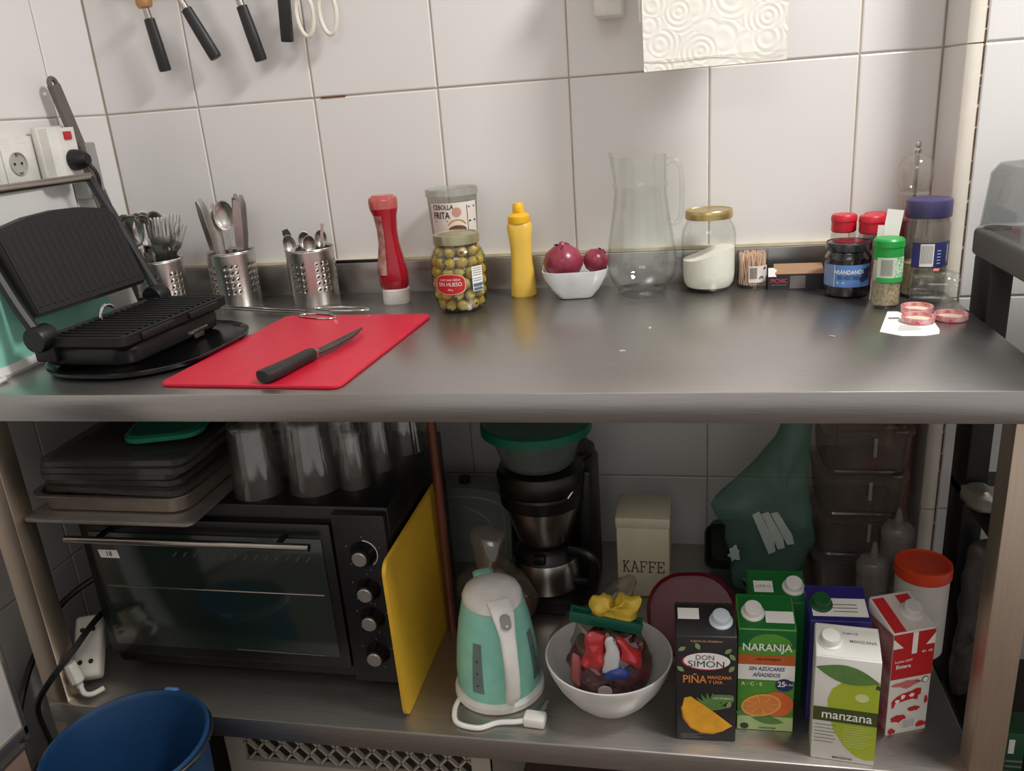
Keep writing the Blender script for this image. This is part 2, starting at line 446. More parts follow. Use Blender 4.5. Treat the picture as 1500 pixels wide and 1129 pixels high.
obj('body', prism([(0, -.034), (.03, -.034), (.042, -.022), (.042, .022), (.03, .034), (0, .034)], -.043, .043), WHITE, ad)
obj('rim', rbx(-.001, .012, -.038, .038, -.047, .047, .004), mat('white_plastic_b', (210, 206, 198), .4), ad)
obj('rocker_switch', rbx(.041, .046, -.009, .009, .022, .036, .001), mat('switch_red', (190, 30, 40), .3), ad)
pg = thing('black_plug', 'black power plug pushed into the white switched adapter', 'plug', (XL + .058, -.203, 1.207))
obj('plug_body', xform(lathe([(0, 0), (.019, 0), (.019, .008), (.016, .022), (.010, .03), (0, .031)], 20), Matrix.Rotation(PI/2, 4, 'Y')), BLACK, pg)
obj('cord', tube([(.025, .002, -.004), (.036, .008, -.03), (.03, .012, -.07), (.02, .012, -.13), (.005, .01, -.20), (-.004, .0, -.285)], .0035, 8, sub=5), BLACK, pg)
tag(obj('junction_box', rbx(XL + .001, XL + .034, -.150, -.100, 1.130, 1.235, .004), mat('grey_box', (150, 148, 144), .5)), 'small grey junction box on side wall near the corner', 'box')
gs = thing('slotted_spatula', 'grey handled spatula standing upright against the side wall', 'spatula', (XL + .062, -.125, 1.02), (.15, -.10, 0))
GT = mat('grey_tool', (98, 92, 86), .5)
obj('handle', prism([(-.0045, -.013), (.0045, -.013), (.0055, 0), (.0045, .013), (-.0045, .013)], .215, .325), GT, gs)
obj('handle_end', tube([(0, .0095*math.cos(a), .325 + .012*math.sin(a)) for a in [2*PI*i/14 for i in range(14)]], .0045, 8, closed=True), GT, gs)
obj('neck', tube([(0, 0, .22), (0, .004, .18), (0, .002, .12)], [.009, .006, .005], 8, sub=3), GT, gs)
obj('blade', prism([(-.0015, -.02), (.0015, -.02), (.0015, .02), (-.0015, .02)], -.10, .125), GT, gs)

# ================================================================ CONTACT GRILL, TRAY AND TOASTER
ty = thing('oval_tray', 'glossy black rounded tray under the open contact grill', 'tray', (.085, -.420, T), -.07)
rg = []
for s, z in ((.86, .0005), (.93, .0005), (.985, .006), (1.0, .012), (.985, .0128), (.955, .0085), (.90, .0045), (.2, .0045)):
    rg.append([(x, y, z) for x, y in rounded(.137*s, .158*s, .115*s, 8)])
obj('dish', loft(bmn(), rg), BLACKG, ty)
gr = thing('contact_grill', 'black contact grill standing open with ridged plates', 'contact grill', (.055, -.405, T), -.07)
GRILL = mat('grill_coating', (11, 11, 11), .55, var=.15, scale=60)
base = obj('base', loft(bmn(), [[(x - .005, y, z) for x, y in rounded(hx, hy, .03, 4)] for hx, hy, z in ((.075, .118, .007), (.082, .126, .014), (.083, .128, .034), (.078, .124, .042))]), BLACK, gr)
obj('front_vent', rbx(.0775, .0805, .02, .075, .018, .024, .001), CHROME, base)
obj('brand_plate', rbx(.0772, .0802, .035, .062, .0085, .0165, .001), STEEL, base)
plate = obj('lower_plate', loft(bmn(), [[(x + .008, y, z) for x, y in rounded(hx, hy, .012, 3)] for hx, hy, z in ((.070, .130, .040), (.078, .138, .046), (.078, .138, .060), (.074, .134, .061), (.070, .130, .056))]), GRILL, gr)
for i in range(17):
    obj('ridge', rbx(-.056, .074, -.122 + i*.0152, -.1155 + i*.0152, .0555, .0605, .0012, 1), GRILL, plate)
for y in (-.06, 0.06): obj('drip_lip', rbx(.084, .092, y - .04, y + .04, .046, .058, .002), GRILL, plate)
# lid, hinged along the rear, tipped back
LM = Matrix.Translation((-.066, 0, .068)) @ Matrix.Rotation(math.radians(-17), 4, 'Y')
lid_pts = [(-.130, .022), (.130, .022), (.132, .150), (.118, .166), (.06, .176), (0, .179), (-.06, .176), (-.118, .166), (-.132, .150)]
def yz(poly, x0, x1): return loft(bmn(), [[(x0, y, z) for y, z in poly], [(x1, y, z) for y, z in poly]])
sh = [(y*.955, .1 + (z - .1)*.95) for y, z in lid_pts]
lid = obj('lid', xform(loft(bmn(), [[(-.040, y*.9, .1 + (z-.1)*.9) for y, z in lid_pts], [(-.026, y, z) for y, z in lid_pts], [(-.006, y, z) for y, z in lid_pts], [(.004, y, z) for y, z in sh]]), LM), BLACK, gr)
bm_ = yz(sh, .004, .006)
obj('upper_plate', xform(bm_, LM), GRILL, lid)
for i in range(17):
    y = -.116 + i*.0145
    obj('ridge', xform(rbx(.005, .0075, y - .003, y + .003, .034, .160 if abs(y) < .1 else .150, .0012, 1), LM), GRILL, lid)
for s in (-1, 1):
    arm = obj('arm', xform(tube([(.005, s*.144, -.004), (-.004, s*.146, .05), (-.014, s*.145, .14), (-.020, s*.143, .20), (-.02, s*.139, .226)], .010, 8, sub=4, flat=.8), LM), BLACK, gr)
    obj('hinge', xform(xform(lathe([(0, -.016), (.019, -.016), (.021, -.012), (.021, .012), (.019, .016), (0, .016)], 20), Matrix.Rotation(PI/2, 4, 'X')), Matrix.Translation((-.062, s*.138, .060))), BLACK, arm)
    obj('hinge_post', rbx(-.085, -.045, s*.125 - .012, s*.125 + .012, .02, .062, .003), BLACK, gr)
obj('handle_bar', xform(tube([(-.02, -.142, .226), (-.02, .142, .226)], .0075, 12), LM), STEEL, gr)
obj('latch_loop', xform(tube([(.0, .018*math.cos(a), .018*math.sin(a)) for a in [PI*.05 + PI*1.1*i/10 for i in range(11)]], .0032, 8), Matrix.Translation((-.045, -.01, .062)) @ Matrix.Rotation(.5, 4, 'X')), CHROME, gr)

to = thing('mint_toaster', 'mint green toaster with white base behind the contact grill', 'toaster', (-.142, -.42, T))
obj('body', loft(bmn(), [[(x, y, z) for x, y in rounded(hx, hy, .03, 5)] for hx, hy, z in ((.056, .158, .016), (.059, .160, .04), (.058, .158, .12), (.052, .152, .143), (.040, .142, .148))]), MINT, to)
obj('base', loft(bmn(), [[(x, y, z) for x, y in rounded(hx, hy, .03, 5)] for hx, hy, z in ((.058, .160, .0), (.0615, .163, .006), (.059, .161, .018))]), WHITE, to)
for x in (-.018, .018): obj('bread_slot', rbx(x - .008, x + .008, -.11, .11, .1465, .1492, .001), INK, to)
obj('lever', rbx(-.012, .012, -.178, -.158, .09, .10, .003), WHITE, to)
obj('cord', tube([(.045, -.145, .006), (.070, -.150, .005), (.062, -.185, .005), (.02, -.195, .005), (-.03, -.20, .005)], .0036, 8, sub=6), WHITE, to)

# ================================================================ CUTLERY
def strip(secs, th=.0014, bm=None):
    bm = bm or bmn()
    return loft(bm, [[(-w, y - th/2, z), (w, y - th/2, z), (w, y + th/2, z), (-w, y + th/2, z)] for z, w, y in secs])
CUT = mat('cutlery_steel', (196, 192, 186), .30, 1.0)
def spoon_mesh(L, bw, bl):
    bm = strip([(0, .008, 0), (.01, .0095, 0), (L*.45, .0045, .003), (L - .004, .0032, .001)], .0016)
    pr = [(0, -1), (.5, -.86), (.85, -.46), (1, 0), (.93, .02), (.78, -.32), (.45, -.66), (0, -.8)]
    b2 = lathe([(r, z) for r, z in pr], 16)
    xform(b2, Matrix.Translation((0, .001, L + bl)) @ Matrix.Rotation(PI/2, 4, 'X') @ Matrix.Diagonal((bw, bl, .009, 1)))
    m_ = bpy.data.meshes.new('tmp'); b2.to_mesh(m_); b2.free(); bm.from_mesh(m_); bpy.data.meshes.remove(m_)
    return mesh_of('spoon', bm, CUT, 50)
def fork_mesh():
    bm = strip([(0, .008, 0), (.01, .0095, 0), (.07, .0045, .003), (.118, .0034, .002), (.130, .0075, -.003), (.140, .0118, -.004), (.150, .0124, -.003)])
    for i in range(4):
        x = -.0102 + i*.0068
        b = [(x - .0021, .150), (x + .0021, .150), (x + .0011, .184), (x - .0011, .184)]
        v = [bm.verts.new((a, -.0037 + (.006 if z > .16 else 0), z)) for a, z in b] + [bm.verts.new((a, -.0023 + (.006 if z > .16 else 0), z)) for a, z in b]
        for f in ((0,1,2,3),(7,6,5,4),(0,4,5,1),(1,5,6,2),(2,6,7,3),(3,7,4,0)): bm.faces.new([v[k] for k in f])
    return mesh_of('fork', bm, CUT, 50)
def knife_mesh():
    bm = strip([(0, .007, 0), (.006, .009, 0), (.09, .0065, 0), (.095, .005, 0)], .004)
    prism_xz([(-.006, .094), (.007, .094), (.0098, .13), (.0095, .19), (.004, .208), (-.003, .208), (-.0065, .18)], -.0006, .0006, bm)
    return mesh_of('knife', bm, CUT, 50)
FORK, SPOON, KNIFE, TEASP = fork_mesh(), spoon_mesh(.135, .021, .031), knife_mesh(), spoon_mesh(.098, .0125, .019)
def cup(label, x, y, r=.047, h=.108, rz=0):
    c = thing('cutlery_cup', label, 'cutlery holder', (x, y, T), rz, 'perforated steel cutlery cups')
    n, m = 84, 26; bm = bmn()
    V = [[bm.verts.new((r*math.cos(2*PI*i/n), r*math.sin(2*PI*i/n), h*j/m)) for i in range(n)] for j in range(m + 1)]
    for j in range(m):
        for i in range(n):
            k = i % 14
            if k in (2, 5, 8) and j in (7, 10, 13, 16, 19) : continue
            bm.faces.new((V[j][i], V[j][(i+1) % n], V[j+1][(i+1) % n], V[j+1][i]))
    bm.faces.new(V[0][::-1])
    w = obj('perforated_wall', bm, BRUSHV, c, smooth=50)
    sm = w.modifiers.new('sheet', 'SOLIDIFY'); sm.thickness = .0012; sm.offset = -1
    obj('rolled_rim', tube([(r*math.cos(2*PI*i/n), r*math.sin(2*PI*i/n), h) for i in range(n)], .0013, 6, closed=True), BRUSHV, c)
    return c
CUPS = [(-.060, -.148), (.060, -.082), (.232, -.084)]
cup('perforated steel cup full of forks and spoons behind contact grill', *CUPS[0], rz=.3)
cup('perforated steel cup holding table knives', *CUPS[1], rz=.55)
cup('perforated steel cup with a few small spoons beside the ketchup', *CUPS[2], rz=.98)
def stick(me, name, cat, label, group, cx, cy, dx, dy, z, lean, direction, spin):
    ld = Vector((math.cos(direction), math.sin(direction), 0))*math.tan(lean)
    b0 = Vector((dx, dy, 0)); rim = b0 + ld*.106            # stay inside the cup at its rim and its floor
    if rim.length > .034: b0 -= rim.normalized()*(rim.length - .034)
    if b0.length > .036: b0 *= .036/b0.length
    o = obj(name, me, loc=(cx + b0.x, cy + b0.y, T + z))
    q = Matrix.Rotation(direction, 4, 'Z') @ Matrix.Rotation(lean, 4, 'Y') @ Matrix.Rotation(spin, 4, 'Z')
    o.rotation_euler = q.to_euler()
    return tag(o, label, cat, group)
cx, cy = CUPS[0]
for i in range(11):
    a = -1.2 + i*.33; rr = .012 + .014*(i % 3)
    stick(FORK, 'fork', 'fork', 'steel fork standing tines up in the fullest cutlery cup', 'forks in the full cup', cx, cy, rr*math.cos(a) + .006, rr*math.sin(a), .003 + .003*(i % 3), .05 + .06*(i % 3), a, random.uniform(-.5, .5) + .6 - a)
for i in range(7):
    a = 1.9 + i*.5; rr = .014 + .010*(i % 2)
    stick(SPOON, 'spoon', 'spoon', 'large steel spoon standing in the fullest cutlery cup', 'spoons in the full cup', cx, cy, rr*math.cos(a), rr*math.sin(a), .003 + .002*(i % 2), .10 + .07*(i % 2), a, .5 - a + random.uniform(-.4, .4))
stick(FORK, 'fork', 'fork', 'single steel fork leaning far out toward the cup of knives', None, cx, cy, .010, -.002, .006, .42, .15, 0)
bh = thing('black_handled_peeler', 'black looped handle tool sticking out behind the forks', 'peeler', (cx - .028, cy + .012, T + .004), (0, -.10, 0))
obj('shaft', strip([(0, .006, 0), (.11, .004, 0)], .002), CUT, bh)
obj('loop_handle', tube([(.016*math.cos(a), 0, .128 + .02*math.sin(a)) for a in [2*PI*i/16 for i in range(16)]], .006, 8, closed=True), BLACK, bh)
cx, cy = CUPS[1]
for i, (a, ln, sp) in enumerate(((2.9, .22, .3), (2.6, .12, .9), (.4, .02, 0), (.2, .10, .2), (5.8, .14, .4), (3.4, .14, -.4), (1.2, .08, .1))):
    stick(KNIFE, 'table_knife', 'knife', 'steel table knife standing blade up in a steel cup', 'table knives in the middle cup', cx, cy, .020*math.cos(a), .020*math.sin(a), .003 + .006*(i % 3 == 0), ln, a, sp - a)
stick(SPOON, 'spoon', 'spoon', 'steel spoon standing among the table knives', None, cx, cy, -.005, .012, .01, .05, 2.2, .3 - 2.2)
cx, cy = CUPS[2]
for i, (a, ln, zz) in enumerate(((1.0, .1, .002), (2.2, .14, .0), (3.6, .2, -.012 + .014), (5.2, .12, .0))):
    stick(TEASP, 'teaspoon', 'spoon', 'small steel teaspoon in the nearly empty cutlery cup', 'teaspoons in the third cup', cx, cy, .018*math.cos(a), .018*math.sin(a), .002 + zz, ln, a, .3 - a)
bs = stick(mesh_of('dark_spoon', strip([(0, .005, 0), (.085, .004, 0), (.11, .005, .0), (.142, .0075, 0), (.150, .005, 0)], .004), mat('dark_handle', (52, 50, 48), .5)), 'butter_knife', 'knife', 'small knife with a dark handle leaning left in the third cup', None, cx, cy, -.008, .0, .002, -.30, 0, .2)
stick(mesh_of('thin_pick', strip([(0, .003, 0), (.10, .0025, 0), (.152, .0032, .0)], .0015), CUT), 'cocktail_fork', 'fork', 'thin steel handle leaning right among the teaspoons', None, cx, cy, .006, .005, .002, .16, .3, .2)
tag(obj('black_magnet_strip', rbx(.255, .395, -.019, -.006, .9632, .9685, .001), BLACK), 'thin black strip lying on backsplash edge behind the ketchup', 'strip')

# ================================================================ BOARD, KNIFE, TONGS
cb = thing('red_cutting_board', 'thin red plastic cutting board with rounded corners on the steel worktop', 'cutting board', (.362, -.415, T), -.055)
obj('slab', loft(bmn(), [[(x, y, z) for x, y in rounded(.142 - e, .192 - e, .014, 5)] for e, z in ((.001, .0005), (0, .0015), (0, .0045), (.001, .0055))]), mat('red_board', (202, 26, 54), .42, var=.05, scale=60, bump=.05), cb)
kn = thing('utility_knife', 'kitchen knife with black handle lying on red cutting board', 'knife', (.404, -.500, T + .0065), math.atan2(.252, .052) )
obj('handle', loft(bmn(), [[(x, y + dy, .0095 + z) for y, z in rounded(w, .0085, .007, 3)] for x, w, dy in ((-.108, .009, .003), (-.104, .0145, .003), (-.085, .0145, .001), (-.05, .0120, 0), (-.02, .011, 0), (-.002, .012, 0), (.004, .009, 0))]), HAND, kn)
obj('bolster', rbx(.002, .014, -.009, .009, .002, .014, .002), STEEL, kn)
obj('blade', prism([(.01, -.010), (.05, -.012), (.10, -.009), (.15, .003), (.155, .008), (.10, .0085), (.01, .009)], .007, .0088), mat('dark_blade', (92, 88, 84), .35, 1.0), kn)
tg = thing('wire_tongs', 'thin steel serving tongs with open wire loop ends on the worktop', 'tongs', (.24, -.197, T), -.19)
obj('arm', tube([(-.17, .006, .012), (-.05, .005, .009), (.02, .003, .008)], .0022, 8), CHROME, tg)
obj('arm', tube([(-.17, -.004, .010), (-.05, -.004, .007), (.02, -.003, .006)], .0022, 8), CHROME, tg)
def loop(cx, cy, a, l, w, z): return tube([(cx + l*math.cos(t)*math.cos(a) - w*math.sin(t)*math.sin(a), cy + l*math.cos(t)*math.sin(a) + w*math.sin(t)*math.cos(a), z) for t in [2*PI*i/20 for i in range(20)]], .0019, 8, closed=True)
obj('wire_loop', loop(.085, .022, .05, .058, .013, .009), CHROME, tg)
obj('wire_loop', loop(.065, -.025, -.12, .042, .014, .0068), CHROME, tg)

# ================================================================ BOTTLES AND JARS ON THE WORKTOP
def ov(secs, n=24, tw=0.0):
    """loft of rounded sections: (z, half width x, half depth y, x shift, squareness)"""
    rings = []
    for z, a, b, sx, sq in secs:
        ring = []
        for i in range(n):
            t = 2*PI*i/n; c, s = math.cos(t), math.sin(t)
            e = 2.0/sq
            ring.append((sx + a*math.copysign(abs(c)**e, c), b*math.copysign(abs(s)**e, s), z))
        rings.append(ring)
    return loft(bmn(), rings)
# ketchup, standing on its cap
kt = thing('ketchup_bottle', 'red squeeze ketchup bottle standing upside down on its white cap', 'bottle', (.411, -.112, T), .15)
KR = mat('ketchup', (156, 18, 36), .18, var=.08, coat=.5)
obj('cap', ov([(0, .0255, .021, 0, 2.5), (.002, .0265, .022, 0, 2.5), (.027, .0258, .0215, 0, 2.5), (.029, .024, .02, 0, 2.5)]), WHITE, kt)
obj('bottle', ov([(.029, .0235, .019, 0, 2.4), (.035, .0275, .022, -.001, 2.4), (.06, .0285, .023, -.001, 2.4), (.085, .0235, .02, -.001, 2.3), (.115, .0185, .017, -.002, 2.2), (.14, .0185, .017, -.003, 2.2), (.165, .0215, .019, -.004, 2.3), (.180, .0265, .021, -.005, 2.4)]), KR, kt)
obj('clear_top', ov([(.180, .0265, .021, -.005, 2.4), (.193, .0275, .0215, -.005, 2.5), (.200, .026, .020, -.005, 2.5), (.205, .019, .015, -.005, 2.5)]), mat('clear_red_top', (176, 84, 78), .12, coat=.5), kt)
kf = lambda u, v, h: Vector((u, -.0225 - h, v))
LBL = mat('ketchup_label', (186, 160, 146), .4, c2=(140, 60, 52), scale=60)
lab = bmn(); rr = []
for z, a, b_ in ((.058, .0285, .0230), (.085, .0235, .0200), (.115, .0185, .0170), (.14, .0185, .0170), (.168, .0222, .0194)):
    ring = []
    for k in range(9):
        t = PI*.96 + k*.085*PI*.72; c_, s_ = math.cos(t), math.sin(t)
        ring.append((-.003 + (a + .001)*math.copysign(abs(c_)**.87, c_), (b_ + .001)*math.copysign(abs(s_)**.87, s_), z))
    rr.append(ring)
obj('label', loft(lab, rr, False, False, closed=False), LBL, kt)

# fried onion tub
ot = thing('fried_onion_tub', 'clear plastic tub of fried onion with printed white label behind olive jar', 'tub', (.527, -.068, T), .1)
rt = lambda z: .036 + .0115*z/.20
obj('tub', lathe([(0, .001), (rt(0), .001), (rt(.195), .195), (rt(.195) - .001, .195), (rt(0) - .001, .003), (0, .003)], 40), PLAST, ot)
obj('lid', lathe([(.0, .2005), (.044, .2005), (.046, .2065), (.0495, .2065), (.0495, .194), (.0478, .194), (.0478, .2045)], 40), clear('lid_plastic', (240, 240, 236), .08, .3, .1, haze=.18), ot)
obj('contents', lathe([(0, .004), (.034, .004), (.0405, .11), (.03, .118), (0, .116)], 24), mat('fried_onions', (160, 106, 60), .8, var=.4, scale=140, bump=.8, c2=(206, 158, 100)), ot)
of = cyl(lambda z: rt(z) + .0004, .0)
patch(ot, 'label', -.040, .060, .055, .183, mat('tub_label', (222, 214, 204), .5, var=.03), of, n=20)
put_text(ot, 'CEBOLLA', .012, INK, of, -.012, .1755, .01, xs=.8, h=.001)
put_text(ot, 'FRITA', .017, INK, of, -.016, .1605, .015, xs=.75, h=.001)
decal(ot, 'print_badge', ell(.014, .166, .0085, .0085), mat('badge_pink', (196, 140, 124), .6), of, .001)
decal(ot, 'print_burger', ell(.013, .134, .017, .008), mat('burger_brown', (120, 66, 40), .6, var=.4, scale=120), of, .001)
decal(ot, 'print_bun', ell(.013, .143, .017, .010, t0=0, t1=PI), mat('bun', (214, 160, 104), .6), of, .0012)
decal(ot, 'print_rule', rect(.0338, .0348, .06, .178), INK, of, .001)
for z in (.172, .146, .118, .098): decal(ot, 'print_line', rect(.037, .055, z, z + .003), GREYINK if z != .146 else INK, of, .001)
decal(ot, 'print_line', rect(-.03, -.004, .1495, .151), INK, of, .001)

# olives
oj = thing('olive_jar', 'glass jar of green pitted olives with red oval label', 'jar', (.557, -.176, T), .18)
JP = [(0, .002), (.036, .001), (.043, .006), (.0475, .02), (.0505, .05), (.0515, .075), (.0495, .096), (.044, .109), (.0385, .116), (.0385, .124)]
obj('glass', lathe(JP + [(.037, .124), (.037, .116), (.0425, .108), (.048, .095), (.050, .075), (.049, .05), (.046, .021), (.041, .008), (.034, .004), (0, .004)], 48), clear('olive_glass', (250, 251, 244), .05, .35), oj)
obj('brine', lathe([(0, .0045), (.033, .0045), (.040, .009), (.0452, .021), (.0482, .05), (.0492, .075), (.0472, .095), (.042, .1075), (.0365, .114), (0, .114)], 40), clear('brine', (246, 242, 214), .01, .06), oj)
obj('lid', lathe([(0, .1375), (.030, .1375), (.036, .136), (.0385, .1385), (.0405, .1375), (.0412, .132), (.0412, .122), (.040, .121), (.0395, .124), (0, .124)], 40), mat('lid_olive_metal', (176, 172, 140), .3, .7), oj)
jf = cyl(lambda z: .0518 if .05 <= z <= .09 else .0512, -.12)
OV = mat('olive_label_red', (186, 32, 38), .45)
def rr_poly(cu, cv, a, b, r): return [(cu + x, cv + y) for x, y in rounded(a, b, r, 4)]
def dpatch(parent, name, cu, cv, a, b, m, fm, h=.0004, n=18):
    """oval label wrapped on a round wall"""
    bm = bmn(); top = []; bot = []
    for i in range(n + 1):
        t = PI - PI*i/n; x = a*math.cos(t); y = b*(abs(math.sin(t))**.55)
        top.append(bm.verts.new(fm(cu + x, cv + y, h))); bot.append(bm.verts.new(fm(cu + x, cv - y, h)))
    for i in range(n):
        try: bm.faces.new((bot[i], bot[i+1], top[i+1], top[i]))
        except ValueError: pass
    return obj(name, bm, m, parent)
dpatch(oj, 'label', -.008, .056, .0285, .0185, mat('label_rim', (226, 190, 170), .5), jf)
dpatch(oj, 'label_field', -.008, .056, .027, .0172, OV, jf, .0007)
put_text(oj, 'ACEITUNA VERDE', .0048, WINK, jf, -.008, .0640, .0, h=.001)
put_text(oj, 'SIN HUESO', .0098, WINK, jf, -.008, .0560, .0, h=.001, xs=.9)
put_text(oj, '350 g', .0042, WINK, jf, -.008, .0465, .01, h=.001)
patch(oj, 'barcode_label', .033, .056, .040, .084, PAPER, jf, .0005)
patch(oj, 'barcode_field', .034, .055, .041, .054, mat('barcode_blue', (104, 140, 170), .5), jf, .0008)
for i in range(8): patch(oj, 'barcode_bar', .036 + i*.0022, .0368 + i*.0022, .042, .053, INK, jf, .001, n=1, nv=1)
for z in (.080, .076, .072, .068, .062, .058): patch(oj, 'print_line', .035, .053, z, z + .0012, GREYINK, jf, .0009, n=4, nv=1)
bmO = bmesh.new(); bmesh.ops.create_uvsphere(bmO, u_segments=12, v_segments=8, radius=.0098)
for v in bmO.verts: v.co.z *= 1.12
OLM = mat('olive_skin', (188, 166, 108), .3, var=.18, scale=50)
OLME = mesh_of('olive', bmO, OLM, 60)
OLH = mesh_of('pit_hole', lathe([(0, .0106), (.0024, .0106), (.0028, .0112), (.0016, .0114), (0, .0111)], 10), mat('olive_hole', (70, 62, 28), .6))
oc = Vector((.557, -.176, T))
for ring in range(6):
    z = .0155 + ring*.0186; Rr = (.033, .0375, .0393, .0393, .0372, .0315)[ring]
    n = int(2*PI*Rr/.0200)
    for i in range(n):
        a = 2*PI*(i + .5*(ring % 2))/n
        o = obj('olive', OLME, loc=oc + Vector((Rr*math.cos(a), Rr*math.sin(a), z + random.uniform(-.001, .001))))
        o.rotation_euler = (random.uniform(0, 3), random.uniform(0, 3), random.uniform(0, 3))
        tag(o, 'green pitted olive in brine inside the glass jar', 'olive', 'olives in the jar')
        obj('pit_hole', OLH, parent=o)

# mustard
mu_ = thing('mustard_bottle', 'yellow plastic mustard squeeze bottle with a yellow nozzle cap', 'bottle', (.655, -.082, T), .12)
YM = mat('mustard_yellow', (232, 190, 78), .35, var=.05); YC = mat('mustard_cap', (232, 178, 30), .4)
obj('bottle', ov([(0, .022, .018, 0, 3), (.003, .0245, .0195, 0, 3), (.03, .0232, .019, 0, 3), (.06, .0205, .0175, 0, 3), (.085, .0195, .017, 0, 2.8), (.11, .0215, .018, 0, 2.7), (.128, .0240, .0190, 0, 2.5), (.136, .0225, .018, 0, 2.4), (.139, .019, .017, 0, 2)], 28), YM, mu_)
cp = obj('cap', lathe([(0, .138), (.0205, .138), (.021, .140), (.0205, .150), (.0175, .1535), (.0115, .156), (.0105, .170), (.008, .174), (0, .1745)], 28), YC, mu_)
obj('nozzle_tab', rbx(-.004, .004, -.0125, -.0095, .158, .168, .001), YC, cp)

# onions in a white bowl
wbw = thing('white_square_bowl', 'small white square bowl holding two red onions', 'bowl', (.757, -.100, T), .12)
rg = []
for hx, z, r in ((.024, .0, .012), (.030, .001, .014), (.044, .018, .02), (.056, .040, .024), (.060, .0525, .026), (.0585, .0527, .0255), (.054, .040, .023), (.041, .018, .018), (.026, .005, .012)):
    rg.append([(x, y, z + (.006*(abs(x*y)/(hx*hx))**2 if z > .05 else 0)) for x, y in rounded(hx, hx*.86, r, 5)])
obj('shell', loft(bmn(), rg), mat('white_ceramic', (226, 228, 228), .2), wbw)
ONI = mat('red_onion_skin', (122, 36, 58), .28, c2=(158, 62, 80), scale=14, stretch=(3, 3, .5))
def onion(label, x, y, z, r, rot):
    o = thing('red_onion', label, 'onion', (x, y, z), rot, 'red onions in the bowl')
    bm = lathe([(0, -r*.92), (r*.3, -r*.9), (r*.7, -r*.66), (r*.96, -r*.2), (r, .1*r), (r*.86, r*.5), (r*.5, r*.8), (r*.2, r*.94), (r*.1, r*1.08), (0, r*1.1)], 28)
    obj('bulb', jitter(bm, r*.03, 40), ONI, o)
    for k in range(3):
        a = k*2.1
        obj('dry_skin', jitter(prism([(0, 0), (r*.3, .001), (r*.36, r*.14), (r*.1, r*.2)], 0, .0006), .002, 60, k), mat('dry_onion_skin', (88, 30, 40), .5), o, loc=(r*.1*math.cos(a), r*.1*math.sin(a), r*.9), rot=(.5, .3, a))
    return o
onion('large red onion with dry peeling top in the white bowl', .7365, -.102, T + .0640, .0365, (.15, -.1, .4))
onion('smaller dark red onion next to the large onion', .795, -.092, T + .0630, .0238, (.5, .5, 1.2))

# jug
jg = thing('glass_jug', 'empty clear glass water jug with a handle', 'jug', (.879, -.097, T), -.12)
out = [(0, 0), (.040, 0), (.044, .002), (.0445, .008), (.043, .012), (.052, .022), (.0605, .038), (.0635, .055), (.0620, .075), (.0555, .115), (.049, .155), (.0455, .182), (.0452, .190), (.0475, .194), (.0475, .198), (.0455, .202), (.0462, .245)]
inn = [(.0440, .245), (.0434, .202), (.0432, .19), (.0434, .182), (.0468, .155), (.053, .115), (.0596, .075), (.061, .055), (.058, .038), (.050, .024), (.038, .018), (0, .017)]
b = lathe(out + inn, 56)
for v in b.verts:       # pouring lip on the side away from the handle
    if v.co.z > .2:
        k = (v.co.z - .2)/.045
        if v.co.x < 0:
            w = max(0, -v.co.x/.046)**6
            v.co.x -= .008*k*w; v.co.z += .008*k*w
jgo = obj('glass_body', b, clear('jug_glass', (254, 255, 254), .045, .75, .03, haze=.012), jg)
obj('handle', tube([(.044, 0, .232), (.056, 0, .236), (.068, 0, .230), (.0725, 0, .205), (.0725, 0, .165), (.069, 0, .136), (.0595, 0, .128), (.0525, 0, .130)], [.0075, .0065, .0055, .0055, .0055, .0055, .006, .007], 12, sub=5, flat=.8), clear('jug_handle_glass', (250, 252, 250), .07, .75, .04, haze=.10), jg)
obj('base_ring', tube([(.0405*math.cos(2*PI*i/40), .0405*math.sin(2*PI*i/40), .009) for i in range(40)], .003, 8, closed=True), GLASS, jg)

# sugar jar
sj = thing('sugar_jar', 'glass jar half full of white sugar with a gold lid', 'jar', (.998, -.072, T))
obj('glass', lathe([(0, .001), (.036, .0005), (.042, .004), (.0465, .014), (.0478, .03), (.0478, .098), (.0455, .112), (.040, .121), (.0385, .124), (.0385, .132), (.0372, .132), (.0372, .123), (.0385, .120), (.044, .110), (.0465, .097), (.0465, .03), (.045, .015), (.040, .007), (0, .005)], 48), GLASS, sj)
bm = lathe([(0, .0055), (.039, .0075), (.0442, .0155), (.0459, .03), (.0459, .055), (.0459, .070), (.03, .070), (.015, .070), (0, .070)], 40)
for v in bm.verts:
    if v.co.z > .06: v.co.z += v.co.x*.24 + .002*math.sin(v.co.x*70) - .003
obj('sugar', bm, mat('sugar', (238, 234, 222), .85, var=.03, scale=300, bump=.2), sj)
obj('lid', lathe([(0, .1435), (.033, .1435), (.0375, .1425), (.0400, .1445), (.0412, .143), (.0418, .137), (.0418, .130), (.0405, .129), (.040, .132), (0, .132)], 44), mat('gold_lid', (192, 170, 118), .3, .8), sj)

